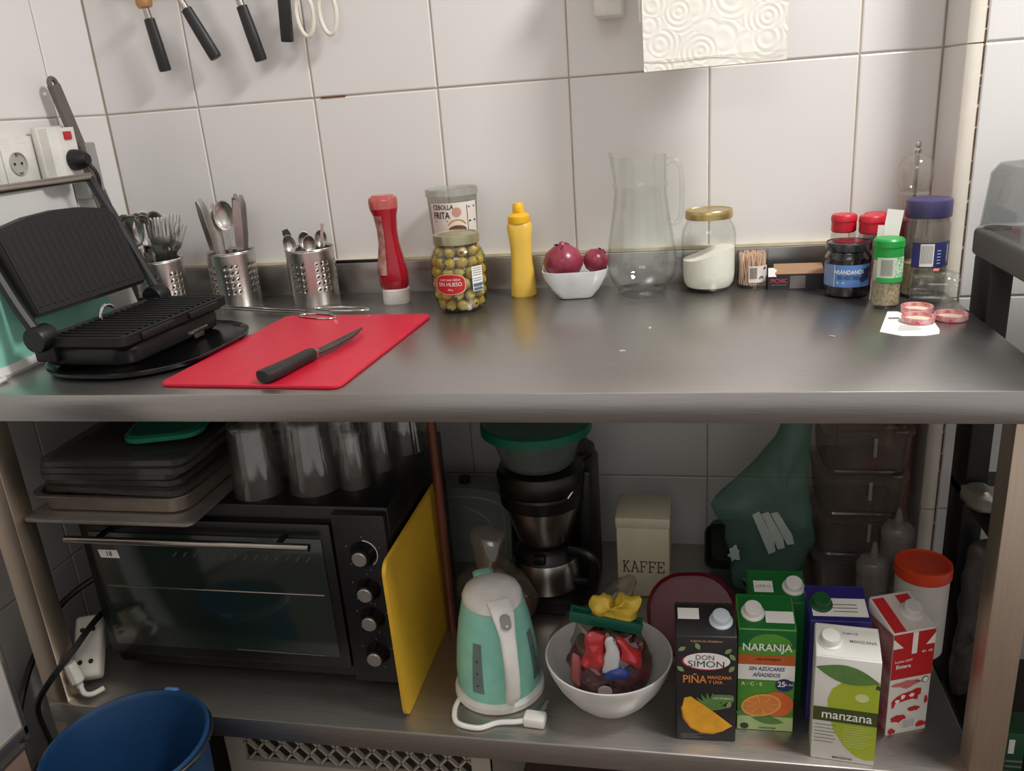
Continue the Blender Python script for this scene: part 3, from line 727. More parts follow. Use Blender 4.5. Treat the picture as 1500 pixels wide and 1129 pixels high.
# toothpicks
tp = thing('toothpick_glass', 'small clear tumbler of wooden toothpicks with white printed label', 'toothpick holder', (1.076, -.060, T), .1)
obj('tumbler', lathe([(0, .001), (.0262, .0005), (.027, .002), (.0275, .068), (.0264, .068), (.0255, .005), (0, .004)], 36), GLASS, tp)
bm = bmn()
for i in range(150):
    a = i*2.4; r = .0238*math.sqrt((i + .5)/150); a2 = a + random.uniform(-.5, .5)
    tube([(r*math.cos(a), r*math.sin(a), .0055), (r*.98*math.cos(a2), r*.98*math.sin(a2), .0605 + random.uniform(-.002, .003))], .0010, 5, bm)
tk = obj('toothpicks', bm, mat('toothpick_wood', (232, 196, 172), .7), tp); tk['kind'] = 'stuff'
tf = cyl(.0278, .1)
patch(tp, 'label', -.014, .022, .012, .042, mat('pick_label', (226, 214, 206), .6), tf, .0004)
for i in range(6): patch(tp, 'barcode_bar', -.0115 + i*.0021, -.0104 + i*.0021, .019, .039, INK, tf, .0008, n=1, nv=2)
decal(tp, 'print_leaf', [(.012, .036), (.016, .034), (.019, .0395), (.015, .039)], INK, tf, .0008)
decal(tp, 'print_arch', ell(.009, .018, .005, .006, t0=0, t1=PI), GREYINK, tf, .0008)

# little cardboard box
pb = thing('toothpick_carton', 'small open black and brown cardboard box lettered in pink', 'box', (1.148, -.076, T), -.02)
obj('box', bx(-.047, .047, -.022, .022, 0, .027), mat('black_card', (34, 32, 34), .6), pb)
obj('flap', xform(bx(-.036, .047, -.001, .034, 0, .0012), Matrix.Translation((0, -.02, .0275)) @ Matrix.Rotation(.35, 4, 'X')), mat('brown_card', (158, 122, 94), .8), pb)
obj('torn_tab', xform(prism([(-.047, -.004), (-.033, -.004), (-.036, .002), (-.032, .007), (-.038, .012), (-.047, .012)], 0, .001), Matrix.Translation((0, -.0215, .0275)) @ Matrix.Rotation(1.2, 4, 'X')), PAPER, pb)
bf = flat(.0222)
decal(pb, 'print_panel', rect(-.010, .016, .002, .025), mat('box_grey', (104, 100, 98), .6), bf)
put_text(pb, 'PICNIC', .0105, mat('pink_ink', (196, 60, 88), .6), bf, -.0285, .016, .01, xs=.85)
decal(pb, 'print_line', rect(-.042, -.016, .0085, .0095), GREYINK, bf)

# blueberry jam
jm = thing('blueberry_jam_jar', 'dark jar of blueberry jam with blue label and black lid', 'jar', (1.224, -.142, T), -.2)
obj('jar', lathe([(0, .0005), (.033, .0005), (.0365, .004), (.0372, .012), (.036, .02), (.036, .056), (.0372, .062), (.0365, .067), (.032, .073), (.031, .078), (0, .078)], 44), mat('jam_dark', (22, 14, 22), .1, coat=.6), jm)
obj('lid', lathe([(0, .0905), (.029, .0905), (.033, .0895), (.0352, .0905), (.0362, .089), (.0365, .078), (.0355, .077), (0, .078)], 44), mat('jam_lid', (30, 26, 32), .25, coat=.4), jm)
obj('lid_emblem', lathe([(0, .0912), (.022, .0911), (.022, .0908)], 30), mat('jam_lid_red', (110, 26, 40), .3), jm)
bf = cyl(.0364, .0)
patch(jm, 'label', -.052, .044, .0195, .0565, mat('label_blue', (92, 134, 192), .45, var=.06), bf, n=24)
patch(jm, 'label_side', -.050, -.022, .022, .054, mat('label_blue_pale', (120, 140, 178), .5), bf, .0005)
patch(jm, 'label_rule', -.0205, -.0195, .0195, .0565, WINK, bf, .0006, n=1, nv=2)
put_text(jm, 'ARÁNDANOS', .0094, WINK, bf, .0035, .0445, .015, xs=.82, h=.0009)
put_text(jm, 'SILVESTRES', .0090, mat('navy_ink', (34, 50, 110), .6), bf, .0035, .0355, .012, xs=.8, h=.0009)
decal(jm, 'print_line', rect(-.0155, -.003, .0255, .0285), mat('pale_ink', (176, 196, 222), .6), bf, .0007)
for u, v in ((.028, .044), (.034, .036), (.027, .033), (.036, .046)): decal(jm, 'print_berry', ell(u, v, .006, .006), mat('berry_ink', (38, 46, 84), .6), bf, .0008 + u*.003)

# spice jars
SPG = clear('spice_plastic', (250, 248, 245), .05, .4, .08, haze=.03)
def spice(label, x, y, r, h, caph, capm, fill, fillm, rz=0, ridged=True):
    s = thing('spice_jar', label, 'spice jar', (x, y, T), rz, 'spice jars by the pillar')
    obj('jar', lathe([(0, .0005), (r*.92, .0005), (r, .004), (r, h - .012), (r*.9, h - .004), (r*.88, h), (r*.82, h), (r*.84, h - .006), (r - .0014, h - .014), (r - .0014, .005), (0, .003)], 32), SPG, s)
    obj('spice', lathe([(0, .0035), (r - .002, .0055), (r - .002, fill - .003), (r*.6, fill), (0, fill + .001)], 28), fillm, s)
    c = obj('cap', lathe([(0, h + caph), (r*.92, h + caph), (r*1.03, h + caph - .003), (r*1.05, h + caph*.55), (r*1.0, h + caph*.53), (r*1.0, h - .004), (r*.9, h - .006), (0, h - .002)], 36), capm, s)
    return s
CAPR = mat('cap_red', (196, 30, 48), .38); CAPD = mat('cap_dark_red', (112, 24, 36), .4); CAPG = mat('cap_green', (30, 150, 60), .38)
PAP = mat('paprika', (130, 34, 24), .9, var=.2, scale=90); PEPW = mat('pale_spice', (176, 146, 116), .9, var=.3, scale=200); HERB = mat('dried_herbs', (122, 116, 84), .95, c2=(196, 188, 152), scale=230, bump=.6)
spice('clear spice jar with bright red cap, rearmost of the pair beside jam', 1.226, -.078, .0205, .102, .024, CAPR, .07, PEPW)
spice('clear spice jar with bright red cap, just behind the jam jar lid', 1.2665, -.104, .0205, .102, .024, CAPR, .08, PAP)
spice('spice jar with red flip cap half hidden behind the paper tag', 1.281, -.064, .0195, .100, .024, CAPR, .08, PAP)
spice('dark spice jar with maroon cap beside the purple lidded jar', 1.314, -.112, .0195, .096, .022, CAPD, .09, mat('dark_spice', (70, 22, 22), .9, var=.3, scale=120), 0)
gj = spice('herb jar with a bright green cap and green patterned label', 1.2665, -.230, .0222, .082, .027, CAPG, .043, HERB, -.05)
gf = cyl(.0226, .1)
patch(gj, 'label', -.022, .024, .0445, .0815, mat('herb_label', (206, 212, 196), .5), gf)
patch(gj, 'label_band', -.022, .024, .0425, .0500, mat('label_green', (36, 160, 76), .5), gf, .0006)
patch(gj, 'barcode_field', -.016, .003, .053, .079, mat('barcode_pale', (176, 184, 172), .5), gf, .0006, n=6)
for i in range(8): patch(gj, 'barcode_bar', -.0145 + i*.002, -.0137 + i*.002, .054, .078, GREYINK, gf, .0009, n=1, nv=1)
patch(gj, 'label_leafy', .005, .024, .0500, .0815, mat('label_leafy', (30, 150, 66), .5, c2=(222, 232, 216), scale=330), gf, .0006, n=6)
tgp = thing('price_tag', 'folded white paper tag standing behind the green capped jar', 'paper', (1.263, -.195, T), -.2)
obj('leaf', xform(bx(-.0115, .0125, -.0004, .0004, .07, .147), Matrix.Rotation(.12, 4, 'Y') @ Matrix.Rotation(-.1, 4, 'X')), PAPER, tgp)
obj('leaf', xform(bx(-.0125, -.002, -.0004, .0004, .0, .122), Matrix.Rotation(.05, 4, 'Y') @ Matrix.Translation((0, .004, 0))), PAPER, tgp)
pj = thing('purple_lid_jar', 'tall spice jar with broad purple lid and navy label', 'jar', (1.338, -.162, T), .05)
obj('jar', lathe([(0, .0005), (.031, .0005), (.034, .004), (.034, .118), (.030, .126), (.030, .130), (.0285, .130), (.0285, .125), (.0325, .117), (.0325, .005), (0, .003)], 40), SPG, pj)
obj('oregano', lathe([(0, .0035), (.0318, .0055), (.0318, .056), (.02, .06), (0, .061)], 32), mat('oregano', (150, 138, 96), .95, c2=(190, 176, 130), scale=230, bump=.6), pj)
obj('lid', lathe([(0, .158), (.030, .158), (.0335, .1565), (.0345, .153), (.0345, .131), (.0335, .129), (0, .130)], 44), mat('lid_purple', (66, 60, 100), .4), pj)
pf_ = cyl(.0344, .1)
patch(pj, 'label', -.034, .034, .052, .092, mat('label_navy', (52, 52, 110), .45), pf_, n=22)
patch(pj, 'barcode_field', -.021, -.001, .054, .090, PAPER, pf_, .0006, n=6)
for i in range(8): patch(pj, 'barcode_bar', -.0195 + i*.0022, -.0186 + i*.0022, .059, .088, GREYINK, pf_, .0009, n=1, nv=1)
for z in (.058, .063, .068, .073, .078): patch(pj, 'print_line', .004, .010, z, z + .0016, mat('pale_ink', (176, 196, 222), .6), pf_, .0007, n=2, nv=1)
put_text(pj, 'ORÉGANO', .0065, WINK, pf_, .024, .073, .01, tilt=PI/2, h=.0009, xs=.9)
pm = thing('pepper_mill', 'clear acrylic pepper mill with round top and steel knob', 'pepper mill', (1.336, -.075, T))
ACR = clear('acrylic', (250, 247, 243), .08, .8, .05, haze=.07)
obj('body', lathe([(0, 0), (.027, 0), (.0285, .004), (.0285, .03), (.022, .06), (.0195, .09), (.0205, .12), (.024, .145), (.0245, .156), (.0215, .159), (0, .159)], 36), ACR, pm)
obj('head', lathe([(0, .161), (.019, .161), (.024, .167), (.0275, .178), (.0285, .190), (.0265, .203), (.020, .214), (.010, .220), (0, .221)], 36), ACR, pm)
obj('shaft', lathe([(0, .01), (.004, .01), (.004, .218), (0, .218)], 10), STEEL, pm)
obj('knob', lathe([(0, .221), (.006, .221), (.0065, .226), (.004, .229), (.0055, .234), (.004, .239), (0, .240)], 18), CHROME, pm)
obj('peppercorns', lathe([(0, .006), (.025, .006), (.025, .028), (.019, .058), (0, .062)], 24), mat('peppercorns', (190, 168, 150), .8, c2=(120, 96, 84), scale=180, bump=.8), pm)

# tipped jar with its lids and the receipt
tj = thing('tipped_glass_jar', 'small empty glass jar lying on its side by the lids', 'jar', (1.338, -.222, T + .0272), (PI/2 - .02, 0, 1.25))
obj('glass', lathe([(0, -.035), (.022, -.035), (.026, -.031), (.0268, -.02), (.0268, .02), (.025, .028), (.0225, .031), (.0225, .037), (.0213, .037), (.0213, .030), (.0238, .026), (.0256, .019), (.0256, -.02), (.0245, -.029), (0, -.0315)], 36), GLASS, tj)
obj('label_remains', xform(bx(-.009, .009, -.004, .004, -.0003, .0003), Matrix.Translation((0, .0272, .003)) @ Matrix.Rotation(PI/2, 4, 'X')), mat('pink_label', (206, 120, 124), .6), tj)
GING = mat('gingham', (190, 44, 62), .4, c2=(232, 200, 198), scale=110)
def jarlid(label, x, y, z, rot=(0, 0, 0)):
    l = thing('jar_lid', label, 'jar lid', (x, y, z), rot, 'red and white jar lids')
    obj('rim', lathe([(0, 0), (.0215, 0), (.0228, .0015), (.0232, .009), (.0225, .0098), (.0215, .009), (.0212, .0025), (0, .002)], 36), GING, l)
    obj('liner', lathe([(0, .0033), (.0208, .0033), (.0208, .0022), (0, .0022)], 32), mat('liner', (232, 214, 190), .5), l)
    return l
jarlid('upturned red and white jar lid on receipt, next to tipped jar', 1.304, -.272, T + .0008)
jarlid('upturned red and white jar lid on the middle of the receipt', 1.291, -.330, T + .0008)
jarlid('upturned red and white jar lid lying on bare steel', 1.339, -.319, T + .0003)
rc = thing('paper_receipt', 'small white printed paper slip lying under two jar lids', 'receipt', (1.283, -.325, T), .0)
rp = [(-.055, -.055), (-.03, -.078), (.0, -.079), (.02, -.070), (.026, -.05), (.036, .055), (-.020, .058)]
obj('slip', prism(rp, .0002, .0006), PAPER, rc)
tf_ = lambda u, v, h: Vector((u, v, .0006 + h))
for i in range(5): decal(rc, 'print_line', rect(-.03 + i*.002, .0 + .004*(i % 2), -.05 + i*.006, -.0485 + i*.006), GREYINK, tf_, .0002)
decal(rc, 'print_barcode', rect(-.028, -.012, .012, .022), GREYINK, tf_, .0002)
for i, (x, y) in enumerate(((.865, -.455), (.90, -.335), (1.16, -.40))):
    cr_ = tag(obj('crumb', jitter(bx(-.004, .004, -.0012, .0012, 0, .0012), .0008, 200, i), mat('crumb_m', (200, 190, 176), .8), loc=(x, y, T + .0004), rot=(0, 0, i*1.3)), ['pale crumb on the worktop in front of the jug', 'pale crumb on the worktop between jug and front edge', 'crumb on the bare steel in front of the jam jar'][i], 'crumb')

# ================================================================ OVEN AND WHAT STANDS ON IT
ov_ = thing('countertop_oven', 'black countertop oven with glass door, steel bar handle and four knobs', 'oven', (.233, -.37, S))
OX, OF, OBK, OH = .272, -.172, .150, .335     # half width, front y, back y, height (local)
OVB = mat('oven_black', (13, 12, 12), .38, var=.1)
obj('body', rbx(-OX, OX, OF + .012, OBK, .014, OH, .006), OVB, ov_)
for x in (-.24, .24):
    for y in (OF + .05, OBK - .04): obj('foot', lathe([(0, 0), (.014, 0), (.012, .016), (0, .016)], 12, cx=x, cy=y), BLACK, ov_)
dr = obj('door', rbx(-OX + .004, .180, OF - .006, OF + .011, .045, .312, .004), mat('door_black', (16, 16, 16), .3), ov_)
obj('door_glass', rbx(-OX + .022, .164, OF - .009, OF - .0058, .068, .288, .001), mat('oven_glass', (26, 38, 34), .13, var=.25, scale=6, coat=.5), dr)
hb = obj('handle_bar', xform(lathe([(0, -.212), (.0062, -.212), (.0062, .212), (0, .212)], 16), Matrix.Translation((-.052, OF - .042, .292)) @ Matrix.Rotation(PI/2, 4, 'Y')), STEEL, dr)
for x in (-.21, .105): obj('handle_post', tube([(x, OF - .006, .292), (x, OF - .042, .292)], .0045, 8), BLACK, hb)
rk = bmn()
tube([(-.235, OF - .0094, .186), (.155, OF - .0094, .186)], .0012, 6, rk)
obj('wire_rack', rk, STEEL, dr)
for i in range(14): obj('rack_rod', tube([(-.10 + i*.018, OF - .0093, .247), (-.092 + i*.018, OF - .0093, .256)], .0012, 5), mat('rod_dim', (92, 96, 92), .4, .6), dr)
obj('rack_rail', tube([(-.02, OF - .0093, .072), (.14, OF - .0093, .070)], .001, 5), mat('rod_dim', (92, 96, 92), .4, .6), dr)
fo = flat(-OF + .0092)
decal(dr, 'sticker', [(-.236, .240), (-.200, .240), (-.2025, .255), (-.239, .255)], PAPER, fo, .0003)
put_text(dr, '18', .0125, INK, fo, -.219, .2475, .008, h=.0008)
cpn = obj('control_panel', rbx(.182, OX - .002, OF - .004, OF + .012, .02, OH - .006, .003), BLACK, ov_)
for k, (z, r) in enumerate(((.262, .0195), (.198, .0175), (.145, .0175), (.078, .0175))):
    M_ = Matrix.Translation((.229, OF - .004, z)) @ Matrix.Rotation(PI/2, 4, 'X')
    kb = obj('knob', xform(lathe([(0, 0), (r + .003, 0), (r, .006), (r*.82, .016), (0, .0165)], 28), M_), BLACKG, cpn)
    obj('knob_cap', xform(lathe([(0, .0165), (.0118, .0165), (.0122, .019), (.0105, .0205), (0, .0205)], 24), M_), mat('knob_silver', (150, 146, 142), .35, .5), kb)
    fp = flat(-OF + .0042)
    for t in range(5):
        a = .4 + t*1.15
        decal(cpn, 'dial_mark', ell(.229 + (r + .010)*math.cos(a), z + (r + .010)*math.sin(a), .0012, .0012, 8), GREYINK, fp)
    if k == 0: obj('dial_arc', tube([(.229 + .0235*math.cos(a), OF - .0048, z + .0235*math.sin(a)) for a in [-.9 + 2.4*i/12 for i in range(13)]], .0009, 5), mat('dial_arc_m', (206, 202, 196), .5), cpn)
ZO = S + OH
bsh = thing('flat_baking_sheet', 'thin flat metal baking sheet overhanging the front of the oven', 'baking sheet', (.072, -.435, ZO), .0)
obj('sheet', loft(bmn(), [[(x, y, z) for x, y in rounded(.149 - e, .176 - e, .012, 3)] for e, z in ((.001, .0008), (0, .002), (0, .006), (.001, .0068))]), mat('sheet_metal', (152, 146, 138), .4, .8), bsh)
bt = thing('steel_roasting_tray', 'deep steel roasting tray with rolled rim on the baking sheet', 'tray', (.066, -.425, ZO + .0072))
rg = [[(x, y, z) for x, y in rounded(.136*s, .165*s, .03*s, 5)] for s, z in ((.90, .0), (.95, .003), (.985, .028), (1.03, .0305), (1.03, .032), (.975, .031), (.93, .005), (.88, .003))]
obj('pan', loft(bmn(), rg), mat('tray_steel', (158, 148, 138), .35, .9, var=.12, scale=20), bt)
LIDM = clear('lid_grey_clear', (196, 194, 188), .06, .3, .15, haze=.10, hazec=(150, 146, 140))
zz = ZO + .0395
for i in range(5):
    lw = .128 - .004*(i % 3)
    lb = ['clear plastic container lid, lowest in the stack on the tray', 'clear plastic lid lying second in the stack on the tray', 'clear plastic lid lying third in the stack on the tray', 'clear plastic lid lying fourth in the stack on the tray', 'clear plastic lid, topmost under the green lid'][i]
    l = thing('plastic_lid', lb, 'lid', (.070 + random.uniform(-.01, .01), -.42 + random.uniform(-.012, .01), zz), random.uniform(-.08, .08), 'stacked clear lids')
    obj('panel', loft(bmn(), [[(x, y, z) for x, y in rounded(lw - e, .155 - e, .02, 4)] for e, z in ((.0, .0), (.0, .009), (.004, .011), (.012, .011), (.014, .008))]), LIDM, l)
    zz += .0122
gl_ = thing('green_container_lid', 'green plastic lid on top of the clear lid stack', 'lid', (.116, -.462, zz), .3)
obj('panel', loft(bmn(), [[(x, y, z) for x, y in rounded(.062 - e, .062 - e, .03, 5)] for e, z in ((.004, .0), (0, .003), (0, .010), (.006, .013), (.012, .010))]), mat('green_lid', (20, 122, 88), .4), gl_)
GL2 = clear('tumbler_glass', (252, 252, 250), .10, .75, .06, haze=.02, hazec=(200, 196, 190))
def tumbler_mesh(r, h): return mesh_of('tumbler', lathe([(r, 0), (r*.97, .02), (r*.84, h - .012), (r*.80, h - .003), (r*.7, h), (0, h - .001), (0, h - .010), (r*.74, h - .012), (r*.80, h - .02), (r*.92, .02), (r*.945, 0), (r, 0)], 32), GL2, 50)
TM1, TM2 = tumbler_mesh(.041, .125), tumbler_mesh(.026, .10)
for i, (x, y, me, lb) in enumerate(((.268, -.482, TM1, 'wide upside down tumbler next to the baking tray'), (.358, -.465, TM1, 'wide upside down tumbler between tray glass and narrow glass'), (.425, -.452, TM2, 'narrow upside down glass at the end of the front row'),
        (.444, -.385, TM2, 'narrow upside down glass behind the front row'), (.290, -.385, TM1, 'upside down tumbler in the second row by the lid stack'), (.376, -.372, TM1, 'upside down tumbler in the second row behind wide glasses'), (.462, -.30, TM1, 'upside down tumbler at the rear corner of the oven'))):
    tag(obj('drinking_glass', me, loc=(x, y, ZO + .0005)), lb, 'glass', 'upturned glasses on the oven')

yb = thing('yellow_cutting_board', 'yellow plastic cutting board standing on edge beside the oven', 'cutting board', (.519, -.46, S), (0, -.012, 0))
prof = [(y - .0, z) for y, z in [(a, b + .14) for a, b in rounded(.145, .139, .02, 5)]]
obj('slab', loft(bmn(), [[(-.003, y, z) for y, z in prof], [(.003, y, z) for y, z in prof]]), mat('yellow_board', (214, 168, 44), .45, var=.05, scale=40), yb)
pp = thing('copper_pipe', 'upright copper pipe running between shelf and worktop by the yellow board', 'pipe', (.533, -.365, S))
obj('pipe', tube([(0, 0, 0), (.002, 0, .25), (.002, 0, .515)], .0085, 14), mat('copper', (116, 70, 55), .45, .6, var=.15, scale=20), pp)

# ================================================================ COFFEE CORNER
ket = thing('mint_kettle', 'mint green and white electric kettle with white handle on its base', 'kettle', (.652, -.510, S + .0), .48)
obj('base', lathe([(0, 0), (.070, 0), (.074, .004), (.073, .013), (.066, .018), (0, .018)], 44), WHITE, ket)
KP = [(.0660, .018), (.0685, .024), (.0675, .06), (.0635, .10), (.0570, .145), (.0500, .178), (.046, .190)]
def kr(z):
    for (r0, z0), (r1, z1) in zip(KP, KP[1:]):
        if z <= z1: return r0 + (r1 - r0)*max(0, (z - z0))/(z1 - z0)
    return KP[-1][0]
bm = lathe([(0, .018)] + KP + [(0, .192)], 44)
obj('body', bm, MINT, ket)
ket.scale = (1, 1, .925)
lidb = lathe([(.0475, .186), (.0480, .192), (.043, .203), (.030, .211), (.012, .2145), (0, .215)], 36)
for v in lidb.verts:
    if v.co.y < 0: v.co.z -= .15*abs(v.co.y)*(1 if v.co.z > .187 else .3); v.co.y *= 1.14
obj('lid', lidb, WHITE, ket)
obj('spout', xform(loft(bmn(), [[(x*s, y*s + dy, z) for x, y in rounded(.016, .012, .009, 3)] for s, dy, z in ((.5, .048, .155), (1.0, .049, .186), (1.05, .052, .200), (.6, .046, .207))]), Matrix.Identity(4)), MINT, ket)
hsec = [((0, -.044, .203), .020), ((0, -.064, .190), .0175), ((0, -.080, .160), .0125), ((0, -.088, .115), .0115), ((0, -.088, .075), .0115), ((0, -.082, .045), .0115), ((0, -.072, .030), .010)]
P_ = smooth_path([h[0] for h in hsec], 5); Wd = []
for i in range(len(P_)):
    t = i/5; k = min(int(t), len(hsec) - 2); Wd.append(hsec[k][1] + (hsec[k+1][1] - hsec[k][1])*(t - k))
rg = []
for i, q in enumerate(P_):
    tg_ = (P_[min(i+1, len(P_)-1)] - P_[max(i-1, 0)]).normalized(); nrm = Vector((1, 0, 0)).cross(tg_).normalized()
    rg.append([q + Vector((1, 0, 0))*x*Wd[i] + nrm*y*.007 for x, y in [(math.copysign(abs(math.cos(a))**.6, math.cos(a)), math.copysign(abs(math.sin(a))**.6, math.sin(a))) for a in [2*PI*j/16 for j in range(16)]]])
hnd = obj('handle', loft(bmn(), rg), WHITE, ket)
sw = obj('switch', xform(loft(bmn(), [[(x, y, z) for x, y in rounded(.0078, .0125, .0075, 5)] for z in (0, .004)]), Matrix.Translation((0, -.0755, .186)) @ Matrix.Rotation(math.radians(62), 4, 'X')), mat('switch_grey', (132, 130, 126), .4), hnd)
obj('indicator_light', xform(lathe([(0, .0042), (.0016, .0042), (.0016, .006), (0, .0062)], 10), Matrix.Translation((0, -.0755, .186)) @ Matrix.Rotation(math.radians(62), 4, 'X') @ Matrix.Translation((0, -.006, 0))), mat('pilot', (236, 234, 228), .3), sw)
kfm = cyl(lambda z: kr(z) + .0004)
for s in (-1, 1):
    bm = bmn(); g = []
    for j in range(9):
        z = .040 + .092*j/8; w = .0100 - .0032*j/8
        g.append([bm.verts.new(kfm(s*(.050 if s < 0 else .056)*kr(z)/.066 + x, z, .0006)) for x in (-w, 0, w)])
    for a, b_ in zip(g, g[1:]):
        for i in range(2): bm.faces.new((a[i], a[i+1], b_[i+1], b_[i]))
    wn = obj('level_window', bm, mat('window_grey', (110, 128, 122), .25), ket)
    for z in (.055, .078, .10): decal(wn, 'level_mark', ell(s*(.050 if s < 0 else .056)*kr(z)/.066, z, .0018, .002, 8), DGREY, kfm, .001)
obj('cord', tube([(-.070, -.01, .006), (-.085, -.035, .006), (-.088, -.065, .006), (-.06, -.088, .006), (-.03, -.088, .006), (-.004, -.098, .008), (.010, -.103, .010)], .0042, 8, sub=6), WHITE, ket)
plg = obj('plug', xform(rbx(-.017, .017, -.012, .012, 0, .018, .004), Matrix.Translation((.026, -.106, .001)) @ Matrix.Rotation(-.55, 4, 'Z')), WHITE, ket)
for d in (-.005, .005): obj('plug_pin', tube([(.036 + d*.6, -.100 + d, .012), (.052 + d*.6, -.088 + d, .018)], .0022, 8), STEEL, plg)

cm = thing('coffee_maker', 'black drip coffee maker with steel filter basket and thermos jug', 'coffee maker', (.695, -.205, S), -.05)
CBK = mat('coffee_black', (13, 12, 12), .4)
obj('base', loft(bmn(), [[(x, y, z) for x, y in rounded(.092 - e, .105 - e, .045, 6)] for e, z in ((.003, 0), (0, .005), (.002, .026), (.008, .03))]), CBK, cm)
obj('tower', loft(bmn(), [[(x, y + .055, z) for x, y in rounded(.088 - e, .045, .03, 5)] for e, z in ((0, .028), (.004, .15), (.0, .25), (.004, .272), (.015, .278))]), CBK, cm)
hdp = obj('head', lathe([(0, .205), (.070, .205), (.076, .215), (.082, .245), (.084, .262), (.078, .274), (.05, .279), (0, .28)], 40, cy=-.028), CBK, cm)
obj('filter_basket', lathe([(0, .128), (.048, .128), (.052, .135), (.072, .205), (.074, .222), (0, .222)], 40, cy=-.034), BRUSHV, cm)
obj('basket_band', lathe([(.074, .206), (.0775, .208), (.080, .232), (.077, .236)], 40, cy=-.034), CBK, cm)
th = obj('thermos_jug', lathe([(0, .03), (.060, .03), (.066, .036), (.066, .075), (.060, .095), (.050, .108), (0, .108)], 40, cy=-.034), BRUSHV, cm)
obj('jug_lid', lathe([(.056, .090), (.062, .094), (.054, .112), (.040, .122), (0, .123)], 40, cy=-.034), CBK, th)
obj('jug_handle', tube([(.050, -.055, .112), (.085, -.068, .112), (.098, -.07, .09), (.092, -.066, .055), (.064, -.055, .045)], .009, 10, sub=5, flat=1.2), CBK, th)
obj('spout', rbx(-.012, .012, -.098, -.06, .10, .116, .004), CBK, th)
for s in (-1, 1): obj('chrome_clip', tube([(s*.066, -.072, .245), (s*.058, -.088, .236)], .0022, 6), CHROME, hdp)
obj('side_column', rbx(.066, .094, -.04, .06, .02, .268, .008, 3), CBK, cm)
tu = thing('salad_tub', 'clear plastic tub with a green lid standing on coffee maker', 'tub', (.690, -.238, S + .281))
obj('tub', lathe([(0, .0), (.060, .0), (.066, .006), (.088, .072), (.0865, .072), (.064, .008), (0, .003)], 44), clear('tub_cloudy', (236, 240, 236), .05, .3, .2, haze=.22, hazec=(150, 160, 154)), tu)
obj('lid', lathe([(0, .076), (.090, .076), (.096, .074), (.096, .066), (.101, .066), (.101, .082), (.096, .085), (.084, .080), (0, .080)], 44), mat('tub_green', (16, 104, 78), .4), tu)
kc = thing('coffee_canister', 'cream coffee tin lettered KAFFE in dark typewriter letters', 'canister', (.877, -.187, S), -.02)
CRM = mat('cream_tin', (202, 194, 168), .45, var=.05)
obj('tin', rbx(-.049, .049, -.049, .049, 0, .148, .004), CRM, kc)
obj('lid', rbx(-.0505, .0505, -.0505, .0505, .146, .168, .004), CRM, kc)
kfl = flat(.0492)
dk = mat('tin_ink', (44, 38, 34), .7)
def stroke(p, u0, v0, u1, v1, w, m, f, h=.0006):
    d = math.hypot(u1 - u0, v1 - v0); nx, ny = -(v1 - v0)/d*w/2, (u1 - u0)/d*w/2
    return decal(p, 'letter_stroke', [(u0 - nx, v0 - ny), (u1 - nx, v1 - ny), (u1 + nx, v1 + ny), (u0 + nx, v0 + ny)], m, f, h)
GLY = {'K': [(-4, 0, -4, 20), (-4, 8, 4, 20), (-2, 11, 5, 0), (-7, 0, -1, 0), (-7, 20, -1, 20), (1, 20, 6, 20), (2, 0, 7, 0)],
       'A': [(-6, 0, 0, 20), (0, 20, 6, 0), (-4, 7, 4, 7), (-8, 0, -3, 0), (3, 0, 8, 0), (-3, 20, 1, 20)],
       'F': [(-4, 0, -4, 20), (-7, 20, 6, 20), (-4, 10.5, 2, 10.5), (-7, 0, 0, 0), (6, 20, 6, 15), (2, 12.5, 2, 8)],
       'E': [(-4, 0, -4, 20), (-7, 20, 6, 20), (-4, 10.5, 2, 10.5), (-7, 0, 6, 0), (6, 20, 6, 15), (2, 12.5, 2, 8), (6, 0, 6, 5)]}
for ch, u in zip('KAFFE', (-.0315, -.0155, .0005, .0165, .0325)):      # typewriter letters on the tin
    for a0, b0, a1, b1 in GLY[ch]: stroke(kc, u + a0*.00098, .055 + b0*.00112, u + a1*.00098, .055 + b1*.00112, .0019, dk, kfl)

ga = thing('grey_sandwich_maker', 'pale grey green rounded appliance standing on edge against the wall', 'appliance', (.528, -.105, S), .0)
gp = [(-.10, 0), (.078, 0), (.080, .11), (.072, .145), (.05, .165), (.0, .172), (-.10, .172)]
obj('shell', prism_xz(gp, -.030, .030), mat('grey_green', (112, 118, 112), .5), ga)
obj('rim_line', tube([(.062, -.0308, .02), (.064, -.0308, .11), (.05, -.0308, .14), (.0, -.0308, .152), (-.06, -.0308, .150)], .0018, 6, sub=4), mat('rim_pale', (140, 144, 138), .5), ga)
obj('inset_line', tube([(.04, -.0306, .08), (.02, -.0306, .11), (-.02, -.0306, .13)], .0012, 6, sub=4), mat('rim_pale', (140, 144, 138), .5), ga)
obj('foot_knob', lathe([(0, 0), (.012, 0), (.012, .012), (0, .014)], 14), BLACK, ga, loc=(-.02, 0, .172))
PL = clear('film_bag', (240, 234, 228), .10, .45, .12, haze=.14, hazec=(170, 160, 150))
pbg = thing('tied_plastic_bag', 'knotted clear plastic bag of brown rolls behind the kettle', 'bag', (.610, -.345, S))
obj('film', pillow([(-.055, .004), (.065, .004), (.08, .05), (.06, .105), (.02, .125), (.015, .14), (.032, .19), (-.01, .205), (-.03, .185), (-.02, .14), (-.035, .12), (-.07, .08)], .045, .010, 26, seed=3), PL, pbg)
BRD = mat('bread_crust', (150, 96, 62), .7, c2=(186, 132, 90), scale=16)
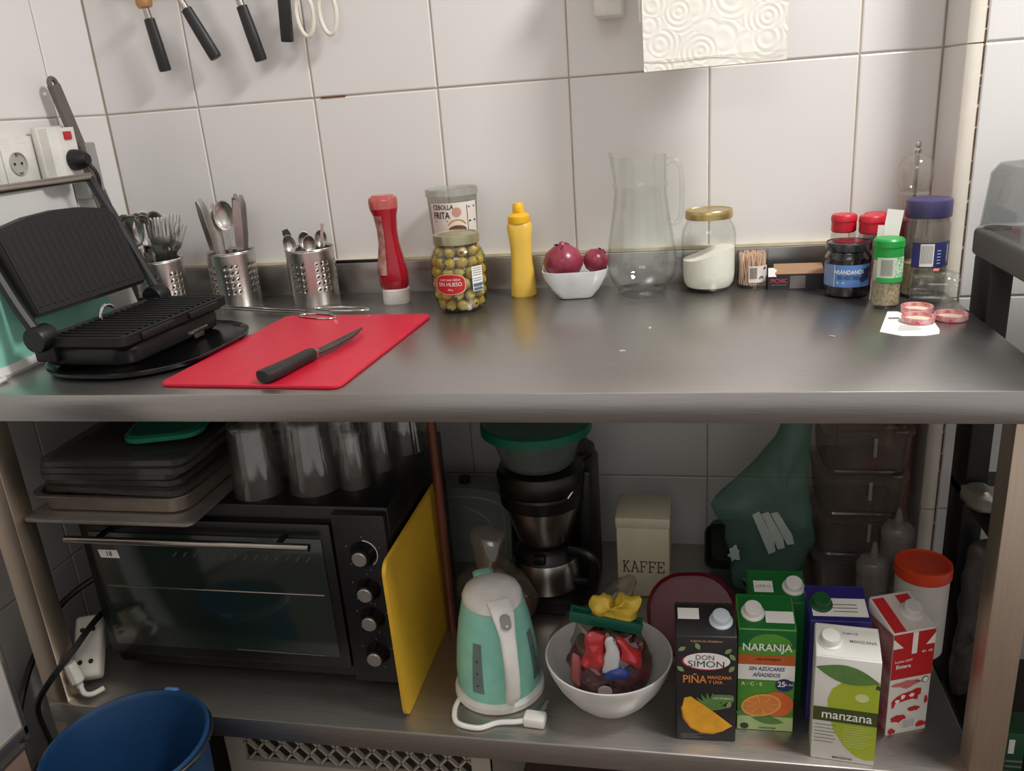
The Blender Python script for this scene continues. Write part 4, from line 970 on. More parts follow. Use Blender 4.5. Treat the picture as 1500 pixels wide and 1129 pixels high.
for i, (x, y, z, r) in enumerate(((-.025, .0, .040, .033), (.036, -.004, .042, .034), (.004, .002, .092, .028))):
    b_ = bmesh.new(); bmesh.ops.create_icosphere(b_, subdivisions=3, radius=r)
    tag(obj('bread_roll', jitter(b_, .006, 30, i), BRD, loc=(.610 + x, -.345 + y, S + z - .003)), ['brown bread roll in the knotted bag nearest the pipe', 'brown bread roll in the knotted bag next to coffee maker', 'brown bread roll on top inside the knotted bag'][i], 'bread roll', 'rolls in the bag')
bb = thing('bread_bag', 'crumpled film bag with a brown loaf behind the white bowl', 'bag', (.795, -.400, S), .45)
obj('film', pillow([(-.07, .003), (.06, .003), (.075, .04), (.07, .09), (.085, .13), (.05, .118), (.02, .09), (-.05, .075), (-.08, .04)], .034, .008, 30, seed=9), PL, bb)
obj('loaf', pillow([(-.058, .006), (.05, .006), (.062, .04), (.05, .078), (.0, .07), (-.055, .058), (-.068, .03)], .026, .004, 18, seed=5), BRD, bb)

# white bowl with the snack bag
wb2 = thing('white_mixing_bowl', 'large round white bowl with an open bag of sweets inside', 'bowl', (.834, -.524, S))
obj('shell', lathe([(0, .0), (.044, .0), (.048, .003), (.066, .022), (.084, .048), (.0945, .072), (.0985, .086), (.0985, .088), (.0955, .088), (.091, .072), (.080, .048), (.062, .024), (.044, .008), (0, .006)], 56), mat('bowl_white', (216, 214, 210), .3), wb2)
sb = thing('sweets_bag', 'clear bag of dark red wrapped sweets standing in white bowl', 'bag', (.835, -.522, S + .0085), .05)
SWE = mat('dark_red_sweets', (66, 22, 24), .35, c2=(132, 54, 52), scale=55, bump=.6, coat=.4)
obj('contents', pillow([(-.040, .004), (.038, .004), (.056, .03), (.062, .07), (.052, .100), (.02, .115), (-.028, .115), (-.052, .10), (-.062, .065), (-.056, .03)], .038, .011, 60, steps=10, sub=10, seed=1), SWE, sb)
obj('film', pillow([(-.041, .004), (.039, .004), (.059, .03), (.066, .07), (.057, .104), (.038, .130), (-.046, .132), (-.056, .102), (-.066, .065), (-.059, .03)], .046, .008, 45, steps=10, sub=10, seed=2), clear('sweets_film', (232, 224, 220), .12, .5, .1), sb)
obj('red_wrapper', pillow([(-.044, .074), (-.010, .066), (-.002, .138), (-.032, .142)], .010, .006, 60, y0=-.036, seed=4, steps=8), mat('wrapper_red', (184, 40, 44), .3, coat=.5), sb)
obj('red_wrapper', pillow([(.016, .094), (.054, .072), (.050, .102), (.014, .138)], .010, .006, 60, y0=-.034, seed=6, steps=8), mat('wrapper_red', (184, 40, 44), .3, coat=.5), sb)
obj('white_wrapper', pillow([(-.010, .066), (.020, .084), (.010, .138), (-.002, .139)], .006, .004, 60, y0=-.041, seed=6), mat('wrapper_white', (206, 206, 206), .4), sb)
obj('blue_band', pillow([(-.010, .060), (.034, .068), (.024, .088), (-.004, .076)], .006, .004, 60, y0=-.044, seed=7), mat('wrapper_blue', (42, 66, 138), .4), sb)
obj('pink_panel', pillow([(-.060, .045), (-.044, .03), (-.040, .088), (-.056, .098)], .006, .001, 40, y0=-.026, seed=7), mat('panel_pink', (168, 92, 88), .4), sb)
obj('round_seal', xform(lathe([(0, 0), (.011, 0), (.011, .0015), (0, .002)], 20), Matrix.Translation((-.006, -.044, .042)) @ Matrix.Rotation(PI/2 + .25, 4, 'X')), mat('seal', (190, 176, 166), .5), sb)
obj('blue_seam', tube([(-.024, -.044, .016), (.01, -.047, .017), (.038, -.040, .030)], .004, 8, sub=4, flat=.4), mat('seam_blue', (118, 134, 156), .4), sb)
obj('gathered_top', pillow([(-.030, .146), (.042, .135), (.052, .176), (.020, .186), (.010, .165), (-.002, .184), (-.024, .178)], .013, .007, 75, seed=11, steps=8), mat('bag_yellow', (212, 178, 58), .35, var=.2, scale=40, coat=.4), sb)
bc = thing('bag_clip', 'long dark green clip closing the bag of sweets', 'bag clip', (.834, -.524, S + .1480), (0, .20, .05))
obj('jaw', rbx(-.054, .054, -.0105, -.0045, -.009, .009, .001), mat('clip_green', (18, 84, 66), .4), bc)
obj('jaw', rbx(-.054, .054, .0045, .0105, -.009, .009, .001), mat('clip_green', (18, 84, 66), .4), bc)
obj('clip_hinge', rbx(-.058, -.053, -.0105, .0105, -.009, .009, .001), mat('clip_green', (18, 84, 66), .4), bc)
rp_ = thing('dark_red_plate', 'dark red rounded plastic plate leaning behind the juice cartons', 'plate', (.968, -.420, S), (-.66, 0, .1))
obj('dish', loft(bmn(), [[(x, y, z) for x, y, z in [(a, yy, b + .075) for a, b in rounded(.076*s, .072*s, .064*s, 9)]] for s, yy in ((.8, .002), (.95, .0), (1.0, -.006), (.985, -.007), (.92, -.002), (.78, -.0005))]), mat('dark_red_plastic', (100, 16, 32), .4), rp_)

# ================================================================ CARTONS
def carton(name, label, x, y, w, d, hf, hb, rz, m, mtop, capx, capm, capr=.0125, side=None, seam=True):
    """slant-topped drink carton: local front face y=-d/2, x = width"""
    c = thing(name, label, 'carton', (x, y, S), rz, 'drink cartons on the lower shelf')
    bm = bmn(); a, b = w/2, d/2
    v = [bm.verts.new(p) for p in ((-a,-b,0),(a,-b,0),(a,b,0),(-a,b,0),(-a,-b,hf),(a,-b,hf),(a,b,hb),(-a,b,hb))]
    for f in ((3,2,1,0),(0,1,5,4),(1,2,6,5),(2,3,7,6),(3,0,4,7),(4,5,6,7)): bm.faces.new([v[i] for i in f])
    bmesh.ops.bevel(bm, geom=bm.edges[:], offset=.0018, segments=2, profile=.5, affect='EDGES')
    obj('pack', bm, m, c)
    sl = math.atan2(hb - hf, d)
    TMx = Matrix.Translation((0, -b, hf)) @ Matrix.Rotation(sl, 4, 'X')
    dl = math.hypot(d, hb - hf)
    ftop = lambda u, v_, h: TMx @ Vector((u, v_, h + .0002))
    decal(c, 'top_panel', rect(-a + .002, a - .002, .002, dl - .002), mtop, ftop, .0003)
    if seam: obj('top_seam', xform(rbx(-a + .001, a - .001, dl*.93, dl*.985, .0003, .0022, .0006), TMx), mtop, c)
    cb_ = obj('cap_base', xform(lathe([(0, 0), (capr*1.35, 0), (capr*1.3, .002), (capr*1.02, .0035), (0, .0035)], 26, cx=capx, cy=dl*.48), TMx), capm, c)
    obj('cap', xform(lathe([(0, .003), (capr, .003), (capr, .012), (capr*.92, .0135), (capr*.6, .0135), (0, .013)], 28, cx=capx, cy=dl*.48), TMx), capm, c)
    return c, flat(b + .0001), ftop, dl
NEARBLK = mat('carton_black', (38, 36, 36), .45, var=.15, scale=30)
CARTG = mat('carton_green', (86, 150, 52), .4, var=.06); CARTDG = mat('carton_deep_green', (26, 104, 46), .4, var=.06)
PW = mat('carton_white', (222, 220, 212), .45, var=.02)
LEAF = mat('leaf_ink', (92, 132, 66), .6, var=.2); LEAF2 = mat('leaf_pale', (132, 156, 104), .6, var=.2); ORNG = mat('orange_ink', (224, 134, 62), .5, var=.08)
def leaf(p, cu, cv, l, w, ang, m, f, h=.0004, n=8):
    pts = []
    for k in range(n + 1):
        t = k/n; pts.append((t*l - l/2, w*math.sin(PI*t)))
    for k in range(n - 1, 0, -1):
        t = k/n; pts.append((t*l - l/2, -w*math.sin(PI*t)))
    ca, sa = math.cos(ang), math.sin(ang)
    return decal(p, 'print_leaf', [(cu + x*ca - y*sa, cv + x*sa + y*ca) for x, y in pts], m, f, h)

c, f, ft, dl = carton('pineapple_juice_carton', 'black juice carton lettered PIÑA with a pineapple slice picture', .9790, -.570, .084, .058, .181, .197, .04, NEARBLK, NEARBLK, .022, mat('cap_pale_blue', (196, 206, 212), .4))
decal(c, 'date_label', rect(-.038, -.008, .030, .050), PAPER, ft, .0006)
put_text(c, 'FUENTE DE VITAMINAS', .0042, mat('tan_ink', (206, 160, 110), .6), f, 0, .1735, .01)
decal(c, 'logo_red', ell(-.001, .1395, .0335, .0150, 30), mat('logo_red', (180, 30, 42), .5), f, .0003)
decal(c, 'logo_oval', ell(.0005, .1405, .0325, .0140, 30), WINK, f, .0005)
put_text(c, 'DON', .0115, mat('logo_navy', (40, 44, 60), .5), f, -.002, .1462, .0, h=.0008)
put_text(c, 'SIMON', .0150, mat('logo_navy', (40, 44, 60), .5), f, 0, .1350, .0, h=.0008, xs=1.12)
put_text(c, 'PIÑA', .0185, ORNG, f, -.0165, .1085, .015, xs=.82)
put_text(c, 'MANZANA', .0080, ORNG, f, .0185, .1128, .02, xs=.85)
put_text(c, 'Y UVA', .0080, ORNG, f, .0130, .1045, .02, xs=.85)
decal(c, 'print_tag', rr_poly(.024, .077, .0145, .0065, .003), LEAF, f, .0003)
put_text(c, 'CON VITAMINA C', .0036, WINK, f, .024, .077, .01, h=.0006)
for k in range(9):
    a = .25 + k*.30; leaf(c, .006 + .012*math.cos(a), .056 + .014*math.sin(a), .034, .0028, a, LEAF, f, .0003 + k*.00002)
decal(c, 'pineapple_slice', [(-.031, .076), (-.034, .060), (-.031, .040), (-.021, .024), (-.006, .0155), (.010, .0150), (.026, .021), (.0375, .0290), (.012, .052), (-.022, .079)], mat('pineapple_ink', (236, 170, 44), .5, var=.12, scale=60), f, .0006)
decal(c, 'slice_rind', [(-.034, .060), (-.031, .040), (-.021, .024), (-.006, .0155), (.010, .0150), (.026, .021), (.0255, .0195), (.010, .0130), (-.007, .0137), (-.0225, .0225), (-.033, .039), (-.036, .060)], mat('rind_ink', (196, 130, 30), .6), f, .0007)
for u, v, a in ((-.034, .160, .6), (.030, .158, .7), (-.012, .165, 2), (-.036, .126, 2.4), (.035, .128, 1.0), (.032, .066, 1.2), (.036, .148, 2.2)): leaf(c, u, v, .013, .0035, a, LEAF2, f)
for i in range(4): decal(c, 'print_line', rect(-.036, -.012 + .006*(i % 2), .0040 + i*.0024, .0050 + i*.0024), GREYINK, f)

c, f, ft, dl = carton('orange_juice_carton', 'green juice carton lettered NARANJA with orange slices picture', 1.0650, -.540, .080, .058, .176, .196, .02, CARTG, CARTDG, -.018, WHITE)
decal(c, 'date_label', rect(-.001, .038, .012, .032), PAPER, ft, .0006)
decal(c, 'top_band', rect(-.0395, .0395, .146, .1755), CARTDG, f)
decal(c, 'green_arc', ell(.004, .150, .030, .020, 20, 0, PI), CARTG, f, .0005)
put_text(c, 'NARANJA', .0170, WINK, f, 0, .1465, .02, xs=.92, h=.0009)
decal(c, 'orange_band', rect(-.0395, .0395, .117, .134), mat('rust_band', (190, 96, 44), .5), f, .0004)
put_text(c, '100% EXPRIMIDO', .0046, INK, f, .002, .1265, .01, h=.0009)
decal(c, 'white_band', rect(-.0395, .0395, .091, .117), WINK, f, .0005)
NV = mat('navy_print', (36, 48, 104), .5)
put_text(c, 'SIN AZÚCARES', .0090, NV, f, 0, .1102, .02, xs=.82, h=.0009, shear=.2)
put_text(c, 'AÑADIDOS', .0090, NV, f, 0, .0995, .02, xs=.82, h=.0009, shear=.2)
put_text(c, 'A · C · E', .0085, WINK, f, -.020, .0835, .01, h=.0009)
decal(c, 'pale_foot', rect(-.0395, .0395, .001, .026), mat('pale_green', (178, 198, 134), .5), f, .0003)
decal(c, 'orange_whole', ell(.016, .049, .023, .022, 24), mat('orange_peel', (226, 108, 52), .5, var=.1), f, .0006)
decal(c, 'orange_half', ell(-.006, .046, .029, .0195, 26, tilt=.25), mat('orange_rim', (240, 170, 80), .5), f, .0008)
decal(c, 'orange_flesh', ell(-.006, .046, .0255, .0165, 26, tilt=.25), ORNG, f, .0010)
for k in range(8):
    a = k*PI/4 + .2; decal(c, 'segment_line', [(-.006, .0455), (-.006 + .0235*math.cos(a), .046 + .015*math.sin(a)), (-.006 + .0235*math.cos(a + .06), .046 + .015*math.sin(a + .06))], mat('orange_pith', (244, 190, 116), .5), f, .0012)
leaf(c, .004, .020, .046, .0070, -.15, LEAF, f, .0012)
leaf(c, -.036, .032, .014, .005, 1.2, LEAF, f, .0012)
decal(c, 'price_disc', ell(.0255, .0835, .0125, .0110, 24), NV, f, .0012)
put_text(c, '25', .0125, WINK, f, .0215, .0850, .02, h=.0015, xs=.9)
put_text(c, '% dto', .0050, WINK, f, .0320, .0850, .01, h=.0015)
decal(c, 'round_seal', ell(-.029, .0075, .0062, .0055, 18), DGREY, f, .0006)
put_text(c, 'NARANJA', .0056, DGREY, f, .004, .0055, .01, h=.0009)

c, f, ft, dl = carton('green_juice_carton', 'plain green drink carton standing behind orange juice', 1.0880, -.470, .084, .058, .176, .194, .03, CARTDG, CARTDG, .024, WHITE)
decal(c, 'date_label', rect(-.034, -.006, .018, .040), PAPER, ft, .0006)
put_text(c, 'LOTE 12', .0060, GREYINK, ft, -.020, .029, .01, h=.0010)

PURP = mat('carton_purple', (44, 38, 110), .4, var=.08)
c, f, ft, dl = carton('purple_juice_carton', 'dark blue drink carton with green cap and red oval logo', 1.1680, -.510, .084, .060, .176, .196, .03, PURP, PURP, -.023, mat('cap_dark_green', (32, 84, 44), .4))
decal(c, 'date_label', rect(-.037, .039, .008, .040), PAPER, ft, .0006)
for i in range(3): decal(c, 'print_line', rect(-.008, .026, .016 + i*.006, .0175 + i*.006), GREYINK, ft, .0009)
decal(c, 'logo_rim', ell(.002, .158, .0215, .0115, 26), WINK, f, .0004)
decal(c, 'logo_oval', ell(.002, .158, .020, .0102, 26), mat('logo_red2', (176, 34, 44), .5), f, .0006)
put_text(c, 'juver', .0120, WINK, f, .002, .158, .02, h=.0009)

c, f, ft, dl = carton('apple_juice_carton', 'white juice carton lettered manzana with a big green apple', 1.1680, -.592, .083, .055, .172, .186, -.10, PW, PW, -.022, WHITE)
put_text(c, 'ZUMO DE', .0045, GREYINK, ft, .004, .043, .01, h=.0008)
put_text(c, 'MANZANA', .0070, GREYINK, ft, .020, .030, .01, h=.0008)
APL = mat('apple_print', (168, 184, 50), .5, var=.07, scale=18)
ap = [(.0413, .010), (.0413, .138), (.030, .141), (.012, .1395), (-.006, .134), (-.018, .122), (-.0235, .104), (-.0215, .080), (-.013, .052), (.002, .026), (.018, .012), (.030, .0085)]
decal(c, 'print_apple', ap, APL, f, .0004)
decal(c, 'apple_gloss', ell(.020, .112, .009, .007, 18), mat('apple_gloss', (204, 212, 140), .5), f, .0006)
leaf(c, .000, .147, .084, .0145, -.20, LEAF, f, .0008, 14)
decal(c, 'print_stem', [(.0375, .137), (.0413, .134), (.0413, .128), (.0355, .130)], mat('stem_dark', (60, 74, 38), .6), f, .0009)
decal(c, 'name_band', rect(-.0413, .0413, .0675, .0905), mat('band_green', (66, 78, 34), .5), f, .0010)
put_text(c, 'manzana', .0205, WINK, f, .002, .0790, .008, h=.0014, xs=.92)
for i in range(6): decal(c, 'print_line', rect(-.038, -.010 - .003*(i % 2), .060 - i*.0058, .0610 - i*.0058), GREYINK, f, .0007)
for i in range(9): decal(c, 'print_line', rect(-.001, .036 - .004*(i % 3), .062 - i*.0042, .0628 - i*.0042), mat('pale_green_ink', (210, 216, 160), .6), f, .0008)
put_text(c, 'MANZANA', .0052, INK, f, .000, .0065, .01, h=.0009)

MR = mat('milk_red', (190, 34, 40), .42, var=.05)
c, f, ft, dl = carton('milk_carton', 'red and white milk carton with red cow prints', 1.2530, -.522, .064, .064, .174, .194, .36, PW, mat('milk_top', (196, 186, 178), .5), .014, mat('cap_grey_white', (196, 194, 188), .4))
decal(c, 'red_stripe', rect(-.030, -.012, .002, dl - .004), MR, ft, .0007)
decal(c, 'red_patch', rect(.006, .026, .046, .064), MR, ft, .0007)
decal(c, 'red_field', rect(-.0318, .0318, .098, .1735), MR, f, .0004)
decal(c, 'white_stripe', rect(-.003, .005, .138, .1735), WINK, f, .0007)
decal(c, 'white_corner', [(-.0318, .150), (-.016, .150), (-.0318, .1665)], WINK, f, .0007)
decal(c, 'white_corner', [(.0318, .150), (.018, .150), (.0318, .168)], WINK, f, .0007)
for s in (-1, 1):
    decal(c, 'logo_mark', [(.021 + s*.0015, .139), (.021 + s*.0045, .1415), (.021 + s*.0030, .139), (.021 + s*.0045, .1365)], WINK, f, .0007)
    decal(c, 'logo_arrow', [(.021 + s*.0052, .1415), (.021 + s*.0085, .139), (.021 + s*.0052, .1365)], WINK, f, .0007)
put_text(c, 'Leche UHT', .0058, WINK, f, -.014, .128, .01, h=.0009)
put_text(c, 'Entera', .0088, WINK, f, -.014, .1190, .02, h=.0009)
decal(c, 'print_ring', ell(.023, .090, .0050, .0055, 16), DGREY, f, .0006)
decal(c, 'print_ring_in', ell(.023, .090, .0038, .0043, 16), WINK, f, .0008)
def splotch(p, cu, cv, a, b, m, f, seed, h=.0006):
    rnd = random.Random(seed)
    decal(p, 'print_splash', [(cu + a*math.cos(t)*rnd.uniform(.55, 1.1), cv + b*math.sin(t)*rnd.uniform(.55, 1.1)) for t in [2*PI*i/16 for i in range(16)]], m, f, h)
splotch(c, -.006, .087, .023, .0075, mat('milk_pink', (206, 110, 106), .5), f, 2)
decal(c, 'print_cow', [(-.026, .048), (-.023, .049), (-.021, .056), (-.008, .058), (.006, .060), (.012, .057), (.014, .058), (.014, .064), (.018, .066), (.018, .076), (.010, .077), (.004, .074), (-.012, .071), (-.020, .067), (-.027, .060)], MR, f, .0007)
for u, v in ((-.010, .066), (.004, .067), (-.018, .060)): splotch(c, u, v, .0045, .0040, WINK, f, int(u*1e4), .0010)
splotch(c, -.016, .028, .014, .0080, MR, f, 5); splotch(c, .010, .042, .012, .0050, MR, f, 9); splotch(c, .027, .055, .004, .008, MR, f, 8)
splotch(c, -.024, .007, .008, .006, MR, f, 12); splotch(c, .022, .012, .010, .006, MR, f, 14)
decal(c, 'barcode_field', rect(-.008, .014, .009, .026), WINK, f, .0010)
for i in range(9): decal(c, 'barcode_bar', rect(-.0065 + i*.0022, -.0055 + i*.0022, .010, .025), GREYINK, f, .0013)
fs = lambda u, v, h: Vector((-.032 - .0001 - h, -u, v))
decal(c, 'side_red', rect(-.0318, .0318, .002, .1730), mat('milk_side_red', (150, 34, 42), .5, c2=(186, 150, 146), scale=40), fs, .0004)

# ================================================================ BACK OF THE SHELF, RIGHT
BOXM = clear('food_box_plastic', (242, 238, 234), .06, .40, .18, haze=.09, hazec=(176, 166, 160))
for i in range(4):
    z0 = S + i*.0835
    fb = thing('food_container', ['clear plastic food container at the bottom of the stack', 'clear plastic food container second up in the stack', 'clear plastic food container third up in the stack', 'clear plastic food container on top of the stack'][i], 'container', (1.262 + .003*(i % 2), -.135, z0), 0, 'stacked food containers')
    obj('tub', loft(bmn(), [[(x, y, z) for x, y in rounded(hx, hx*.86, .016, 4)] for hx, z in ((.066, 0), (.069, .003), (.074, .068), (.0725, .068), (.0675, .005), (.064, .003))]), BOXM, fb)
    obj('lid', loft(bmn(), [[(x, y, z) for x, y in rounded(hx, hx*.86, .018, 4)] for hx, z in ((.0775, .0675), (.0785, .070), (.0785, .076), (.074, .0785), (.066, .0785), (.064, .082), (.040, .082))]), BOXM, fb)
    obj('clip_tab', rbx(.008, .014, -.0695, -.0670, .030, .066, .0008), clear('tab_plastic', (220, 214, 208), .1, .4, .1, haze=.4, hazec=(186, 178, 170)), fb)
bxt = thing('black_food_tray', 'black plastic food tray leaning against the wall behind green bag', 'tray', (1.085, -.125, S), (.10, 0, 0))
obj('dish', loft(bmn(), [[(a, yy, b + .055) for a, b in rounded(.094*s, .055*s, .022*s, 5)] for s, yy in ((.80, .020), (.90, .019), (.97, -.002), (1.0, -.004), (1.0, -.006), (.95, -.005), (.86, .015), (.78, .016))]), mat('tray_black', (30, 32, 30), .4), bxt)
GB = clear('green_film', (206, 226, 216), .03, .16, .35, haze=.34, hazec=(112, 146, 132))
gb = thing('green_plastic_bag', 'translucent green carrier bag hanging down with white printed stripes', 'bag', (1.095, -.212, S), 0)
obj('film', pillow([(-.058, .012), (.010, .003), (.050, .030), (.078, .075), (.088, .150), (.072, .215), (.070, .300), (.074, .395), (.048, .395), (.020, .335), (-.030, .262), (-.088, .205), (-.096, .190), (-.070, .150), (-.062, .090)], .036, .009, 24, steps=7, seed=21), GB, gb)
gbf = lambda u, v, h: Vector((u, -.041 - h, v))
for k in range(3):
    du = k*.0155
    decal(gb, 'white_stripe', [(-.026 + du, .190 - k*-.002), (-.014 + du, .197), (.012 + du, .140 - k*-.006), (.016 + du, .118 + k*.008), (.004 + du, .112 + k*.010)], mat('bag_print', (166, 178, 170), .6), gbf)
splotch(gb, -.055, .112, .013, .018, mat('bag_print', (166, 178, 170), .6), gbf, 31)
splotch(gb, -.016, .050, .026, .020, mat('bag_blue', (74, 108, 128), .6), lambda u, v, h: Vector((u, -.037 - h, v)), 33)
rpipe = tag(obj('rusty_pipe', tube([(1.352, -.085, S), (1.354, -.085, .60), (1.356, -.085, .858)], .0165, 18), mat('rust_paint', (150, 106, 84), .7, c2=(112, 62, 50), scale=7, bump=.2)), 'rusty painted pipe running up the rear corner under the table', 'pipe')
def squeeze(label, x, y, h):
    s = thing('squeeze_bottle', label, 'bottle', (x, y, S), 0, 'clear squeeze bottles')
    M1 = clear('squeeze_plastic', (236, 232, 228), .06, .3, .25, haze=.42, hazec=(160, 154, 148))
    obj('bottle', lathe([(0, .0005), (.024, .0005), (.0265, .004), (.0265, h - .012), (.025, h - .004), (0, h - .003)], 30), M1, s)
    obj('cap', lathe([(.0235, h - .004), (.0275, h - .003), (.0275, h + .012), (.022, h + .020), (.008, h + .025), (.0055, h + .040), (.003, h + .052), (0, h + .0525)], 28), M1, s)
    return s
squeeze('milky squeeze bottle with nozzle standing beside the milk', 1.268, -.285, .108)
squeeze('milky squeeze bottle with nozzle behind orange lidded tub', 1.318, -.225, .142)
wt = thing('white_tub', 'white cylindrical tub with bright orange lid by the table leg', 'tub', (1.3285, -.345, S))
obj('tub', lathe([(0, .0), (.038, .0), (.040, .003), (.0405, .146), (0, .147)], 40), mat('tub_white', (222, 216, 208), .4), wt)
obj('lid', lathe([(0, .160), (.036, .160), (.0395, .1625), (.0425, .161), (.0432, .157), (.0432, .142), (.0415, .140), (0, .144)], 44), mat('lid_orange', (226, 70, 34), .4), wt)

# ================================================================ TROLLEY BESIDE THE TABLE
tr = thing('dark_trolley', 'dark grey shelf trolley standing beside the steel table', 'trolley', (1.60, -.40, 0))
TG = mat('trolley_grey', (84, 83, 82), .5, var=.05); TB = mat('trolley_black', (22, 21, 21), .5)
obj('top_shelf', rbx(-.205, .20, -.24, .205, .972, 1.015, .008, 3), TG, tr)
obj('pad', lathe([(0, 1.0152), (.020, 1.0152), (.018, 1.0175), (0, 1.018)], 20, cx=-.178, cy=.180), TB, tr)
for x in (-.20, .165):
    for y in (-.235, .125): obj('post', rbx(x, x + .034, y, y + .075 if y > 0 else y + .035, .04, .973, .004), TB, tr)
obj('middle_shelf', rbx(-.20, .20, -.235, .20, .575, .60, .005), TB, tr)
obj('lower_shelf', rbx(-.20, .20, -.235, .20, .20, .225, .005), TB, tr)
for x in (-.18, .18):
    for y in (-.21, .18): obj('caster', xform(lathe([(0, -.01), (.02, -.01), (.02, .01), (0, .01)], 16), Matrix.Translation((x, y, .02)) @ Matrix.Rotation(PI/2, 4, 'Y')), TB, tr)
ib = thing('clear_storage_cover', 'large upturned clear plastic box on the dark trolley', 'container', (1.530, -.335, 1.0188))
CLB = clear('polycarbonate', (236, 238, 238), .08, .45, .06, haze=.06)
obj('shell', loft(bmn(), [[(x, y, z) for x, y in rounded(hx, hy, .03, 5)] for hx, hy, z in ((.142, .130, 0), (.138, .126, .004), (.132, .122, .082), (.124, .114, .096), (.10, .09, .100), (.02, .02, .100), (.02, .02, .0985), (.10, .09, .0985), (.123, .113, .0945), (.1305, .1205, .081), (.1365, .1245, .003))], False, False), CLB, ib)
ic = thing('lidded_food_box', 'clear lidded box with pale contents under the upturned cover', 'container', (1.550, -.345, 1.0188))
obj('box', loft(bmn(), [[(x, y, z) for x, y in rounded(hx, hy, .016, 4)] for hx, hy, z in ((.088, .078, 0), (.092, .082, .004), (.098, .088, .064), (.0965, .0865, .064), (.09, .08, .005))]), CLB, ic)
obj('contents', rbx(-.084, .084, -.074, .074, .006, .050, .008), mat('pale_rice', (206, 196, 192), .8, var=.1, scale=90), ic)
obj('lid', loft(bmn(), [[(x, y, z) for x, y in rounded(hx, hy, .02, 4)] for hx, hy, z in ((.104, .094, .064), (.105, .095, .070), (.098, .088, .074), (.05, .045, .074))]), CLB, ic)
fl = thing('crumpled_foil', 'crumpled pale foil lying on the trolley shelf', 'foil', (1.409, -.328, .6005))
obj('sheet', jitter(pillow([(-.026, .0), (.045, .0), (.045, .018), (.01, .024), (-.026, .016)], .045, .008, 40, seed=2), .004, 90), mat('foil', (176, 168, 160), .35, .7), fl)
for v in fl.children[0].data.vertices: v.co.z = max(v.co.z, .0005)
fb2 = thing('film_bundle', 'bundle of crumpled plastic film standing on the lowest trolley shelf', 'bag', (1.420, -.316, .2255))
obj('film', pillow([(-.024, .003), (.04, .003), (.045, .10), (.035, .24), (.015, .315), (-.015, .30), (-.024, .12)], .032, .010, 30, seed=13), mat('film_grey', (84, 78, 75), .3, var=.3, scale=30, bump=.5), fb2)
for v in fb2.children[0].data.vertices: v.co.z = max(v.co.z, .0005)
gc = thing('green_packet', 'green printed packet on the trolley by the table leg', 'packet', (1.487, -.480, .2255), .0)
obj('pack', rbx(-.07, .07, -.02, .03, 0, .085, .003), mat('packet_green', (40, 84, 52), .45, var=.15), gc)
gf2 = flat(.0202)
decal(gc, 'white_tab', rect(-.062, -.054, .048, .074), WINK, gf2)
for i in range(3): decal(gc, 'print_line', rect(-.064, -.034, .012 + i*.010, .016 + i*.010), GREYINK, gf2)

# ================================================================ LOWER LEFT: CABLES, BUCKET, CABINET, CRATE
ps = thing('power_strip', 'white power strip with a white plug beside the oven', 'power strip', (-.084, -.535, S + .0), (0, 0, .35))
obj('body', xform(rbx(-.024, .024, -.055, .055, 0, .030, .008, 3), Matrix.Translation((0, 0, .040)) @ Matrix.Rotation(.75, 4, 'X')), mat('strip_white', (216, 210, 198), .45), ps)
for y in (-.028, .028): 
    for dx in (-.009, .009): obj('socket_hole', xform(lathe([(0, 0), (.0042, 0), (.0042, .001), (0, .001)], 12, cx=dx, cy=y), Matrix.Translation((0, 0, .040)) @ Matrix.Rotation(.75, 4, 'X') @ Matrix.Translation((0, 0, .0298))), INK, ps)
wp = thing('white_plug', 'white plug and lead hanging next to the power strip', 'plug', (-.072, -.606, S + .003))
obj('plug_body', tube([(.0, .0, .062), (.008, -.002, .035), (.014, -.004, .018)], [.011, .012, .006], 10, sub=3), mat('strip_white', (216, 210, 198), .45), wp)
obj('lead', tube([(.014, -.004, .020), (.022, -.008, .008), (.034, -.004, .005), (.044, .012, .005)], .0045, 8, sub=4), mat('strip_white', (216, 210, 198), .45), wp)
tag(obj('black_cable', tube([(-.045, -.40, .500), (-.09, -.445, .49), (-.145, -.50, .46), (-.165, -.54, .42), (-.17, -.60, .37), (-.165, -.650, .30), (-.16, -.66, .2)], .0058, 8, sub=6), BLACK), 'thick black cable looping behind the table leg to oven', 'cable')
tag(obj('oven_cord', tube([(-.055, -.44, .455), (-.060, -.53, .448), (-.066, -.60, .425), (-.088, -.642, .392), (-.112, -.652, .350), (-.106, -.655, .29), (-.092, -.655, .20)], .0052, 8, sub=6), BLACK), 'black cord curving past the power strip behind the bucket', 'cable')
bk = thing('blue_bucket', 'blue plastic bucket standing on the floor before the table', 'bucket', (.140, -.757, 0))
BLU = mat('bucket_blue', (20, 56, 92), .42, var=.06)
obj('pail', lathe([(0, 0), (.092, 0), (.096, .004), (.111, .385), (.117, .388), (.1185, .398), (.1135, .400), (.109, .392), (.0935, .008), (0, .006)], 56), BLU, bk)
obj('handle_lug', rbx(-.012, .012, .1145, .1235, .370, .400, .003), mat('lug_blue', (72, 110, 160), .4), bk)
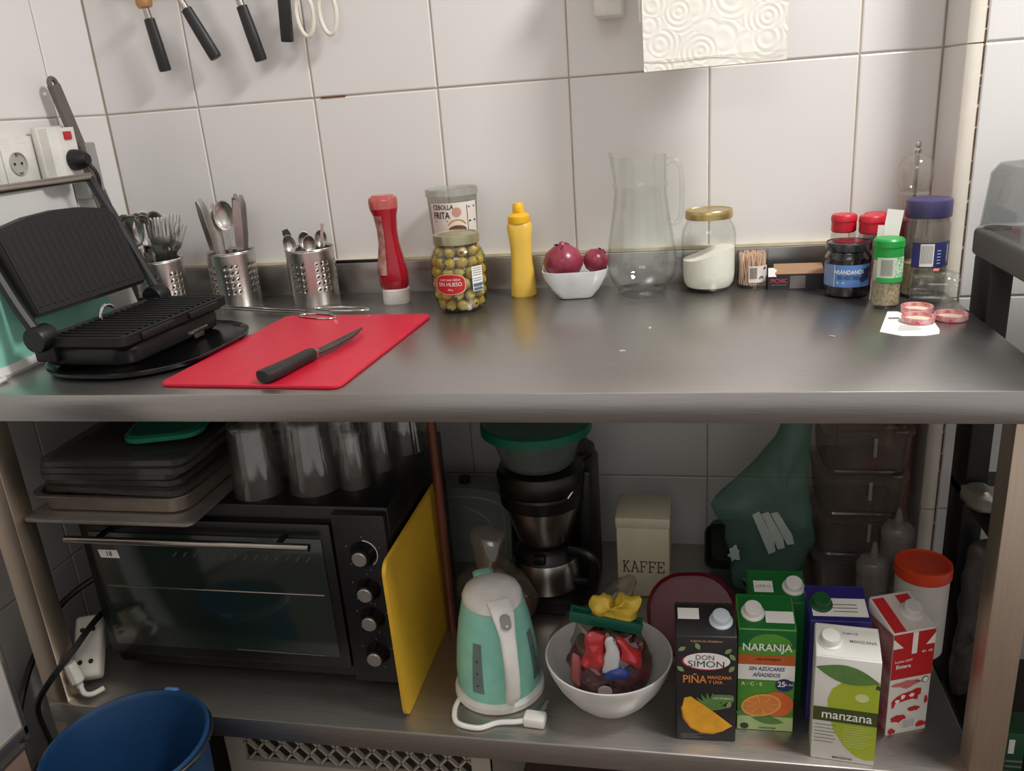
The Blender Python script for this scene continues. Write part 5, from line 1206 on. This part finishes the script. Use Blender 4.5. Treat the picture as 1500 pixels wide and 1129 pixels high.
obj('wire_handle', tube([(.1205*math.cos(a), .1205*math.sin(a), .392 - .008*math.sin(a - .1)) for a in [PI*.5 - PI*i/24 for i in range(25)]], .0022, 8), STEEL, bk)
cbn = thing('white_cabinet', 'white fronted low cabinet with metal edge trim along left wall', 'cabinet', (-.079, -1.085, 0))
obj('body', bx(-.09, .080, -.30, .290, 0, .84), mat('cabinet_grey', (120, 112, 106), .5), cbn)
ALU = mat('aluminium', (182, 174, 164), .3, .9)
up_ = obj('door', rbx(.080, .088, -.295, .292, .448, .835, .002), mat('cabinet_white', (196, 190, 186), .35), cbn)
lo_ = obj('door', rbx(.080, .087, -.295, .286, .02, .415, .002), mat('cabinet_brown', (128, 106, 92), .4), cbn)
obj('edge_trim', rbx(.079, .0905, .290, .298, .425, .84, .001), ALU, up_)
obj('edge_trim', rbx(.079, .0905, -.295, .298, .434, .448, .001), ALU, up_)
obj('edge_trim', rbx(.079, .0895, -.295, .286, .415, .424, .001), ALU, lo_)
obj('edge_trim', rbx(.079, .0890, .286, .298, .02, .424, .001), mat('dark_gap', (46, 42, 40), .5), lo_)
ct = thing('lattice_crate', 'pale plastic crate with a diamond lattice side under the shelf', 'crate', (.40, -.40, 0))
CRT = mat('crate_grey', (168, 160, 146), .55, var=.06)
for s in (-1, 1):
    obj('side_wall', bx(s*.232 - .006, s*.232 + .006, -.165, .165, .10, .296), CRT, ct)
obj('side_wall', bx(-.238, .238, .153, .165, .10, .296), CRT, ct)
obj('floor_panel', bx(-.238, .238, -.165, .165, .0, .10), CRT, ct)
obj('top_rail', bx(-.238, .238, -.168, -.156, .272, .296), CRT, ct)
obj('bottom_rail', bx(-.238, .238, -.168, -.156, .10, .195), CRT, ct)
for s in (-1, 1): obj('corner_post', bx(s*.222 - .016, s*.222 + .016, -.168, -.156, .195, .272), CRT, ct)
for i in range(13):
    for s in (-1, 1):
        x = -.198 + i*.033
        obj('lattice_bar', xform(bx(-.0018, .0018, -.004, .004, -.051, .051), Matrix.Translation((x, -.161, .2335)) @ Matrix.Rotation(s*.72, 4, 'Y')), CRT, ct)
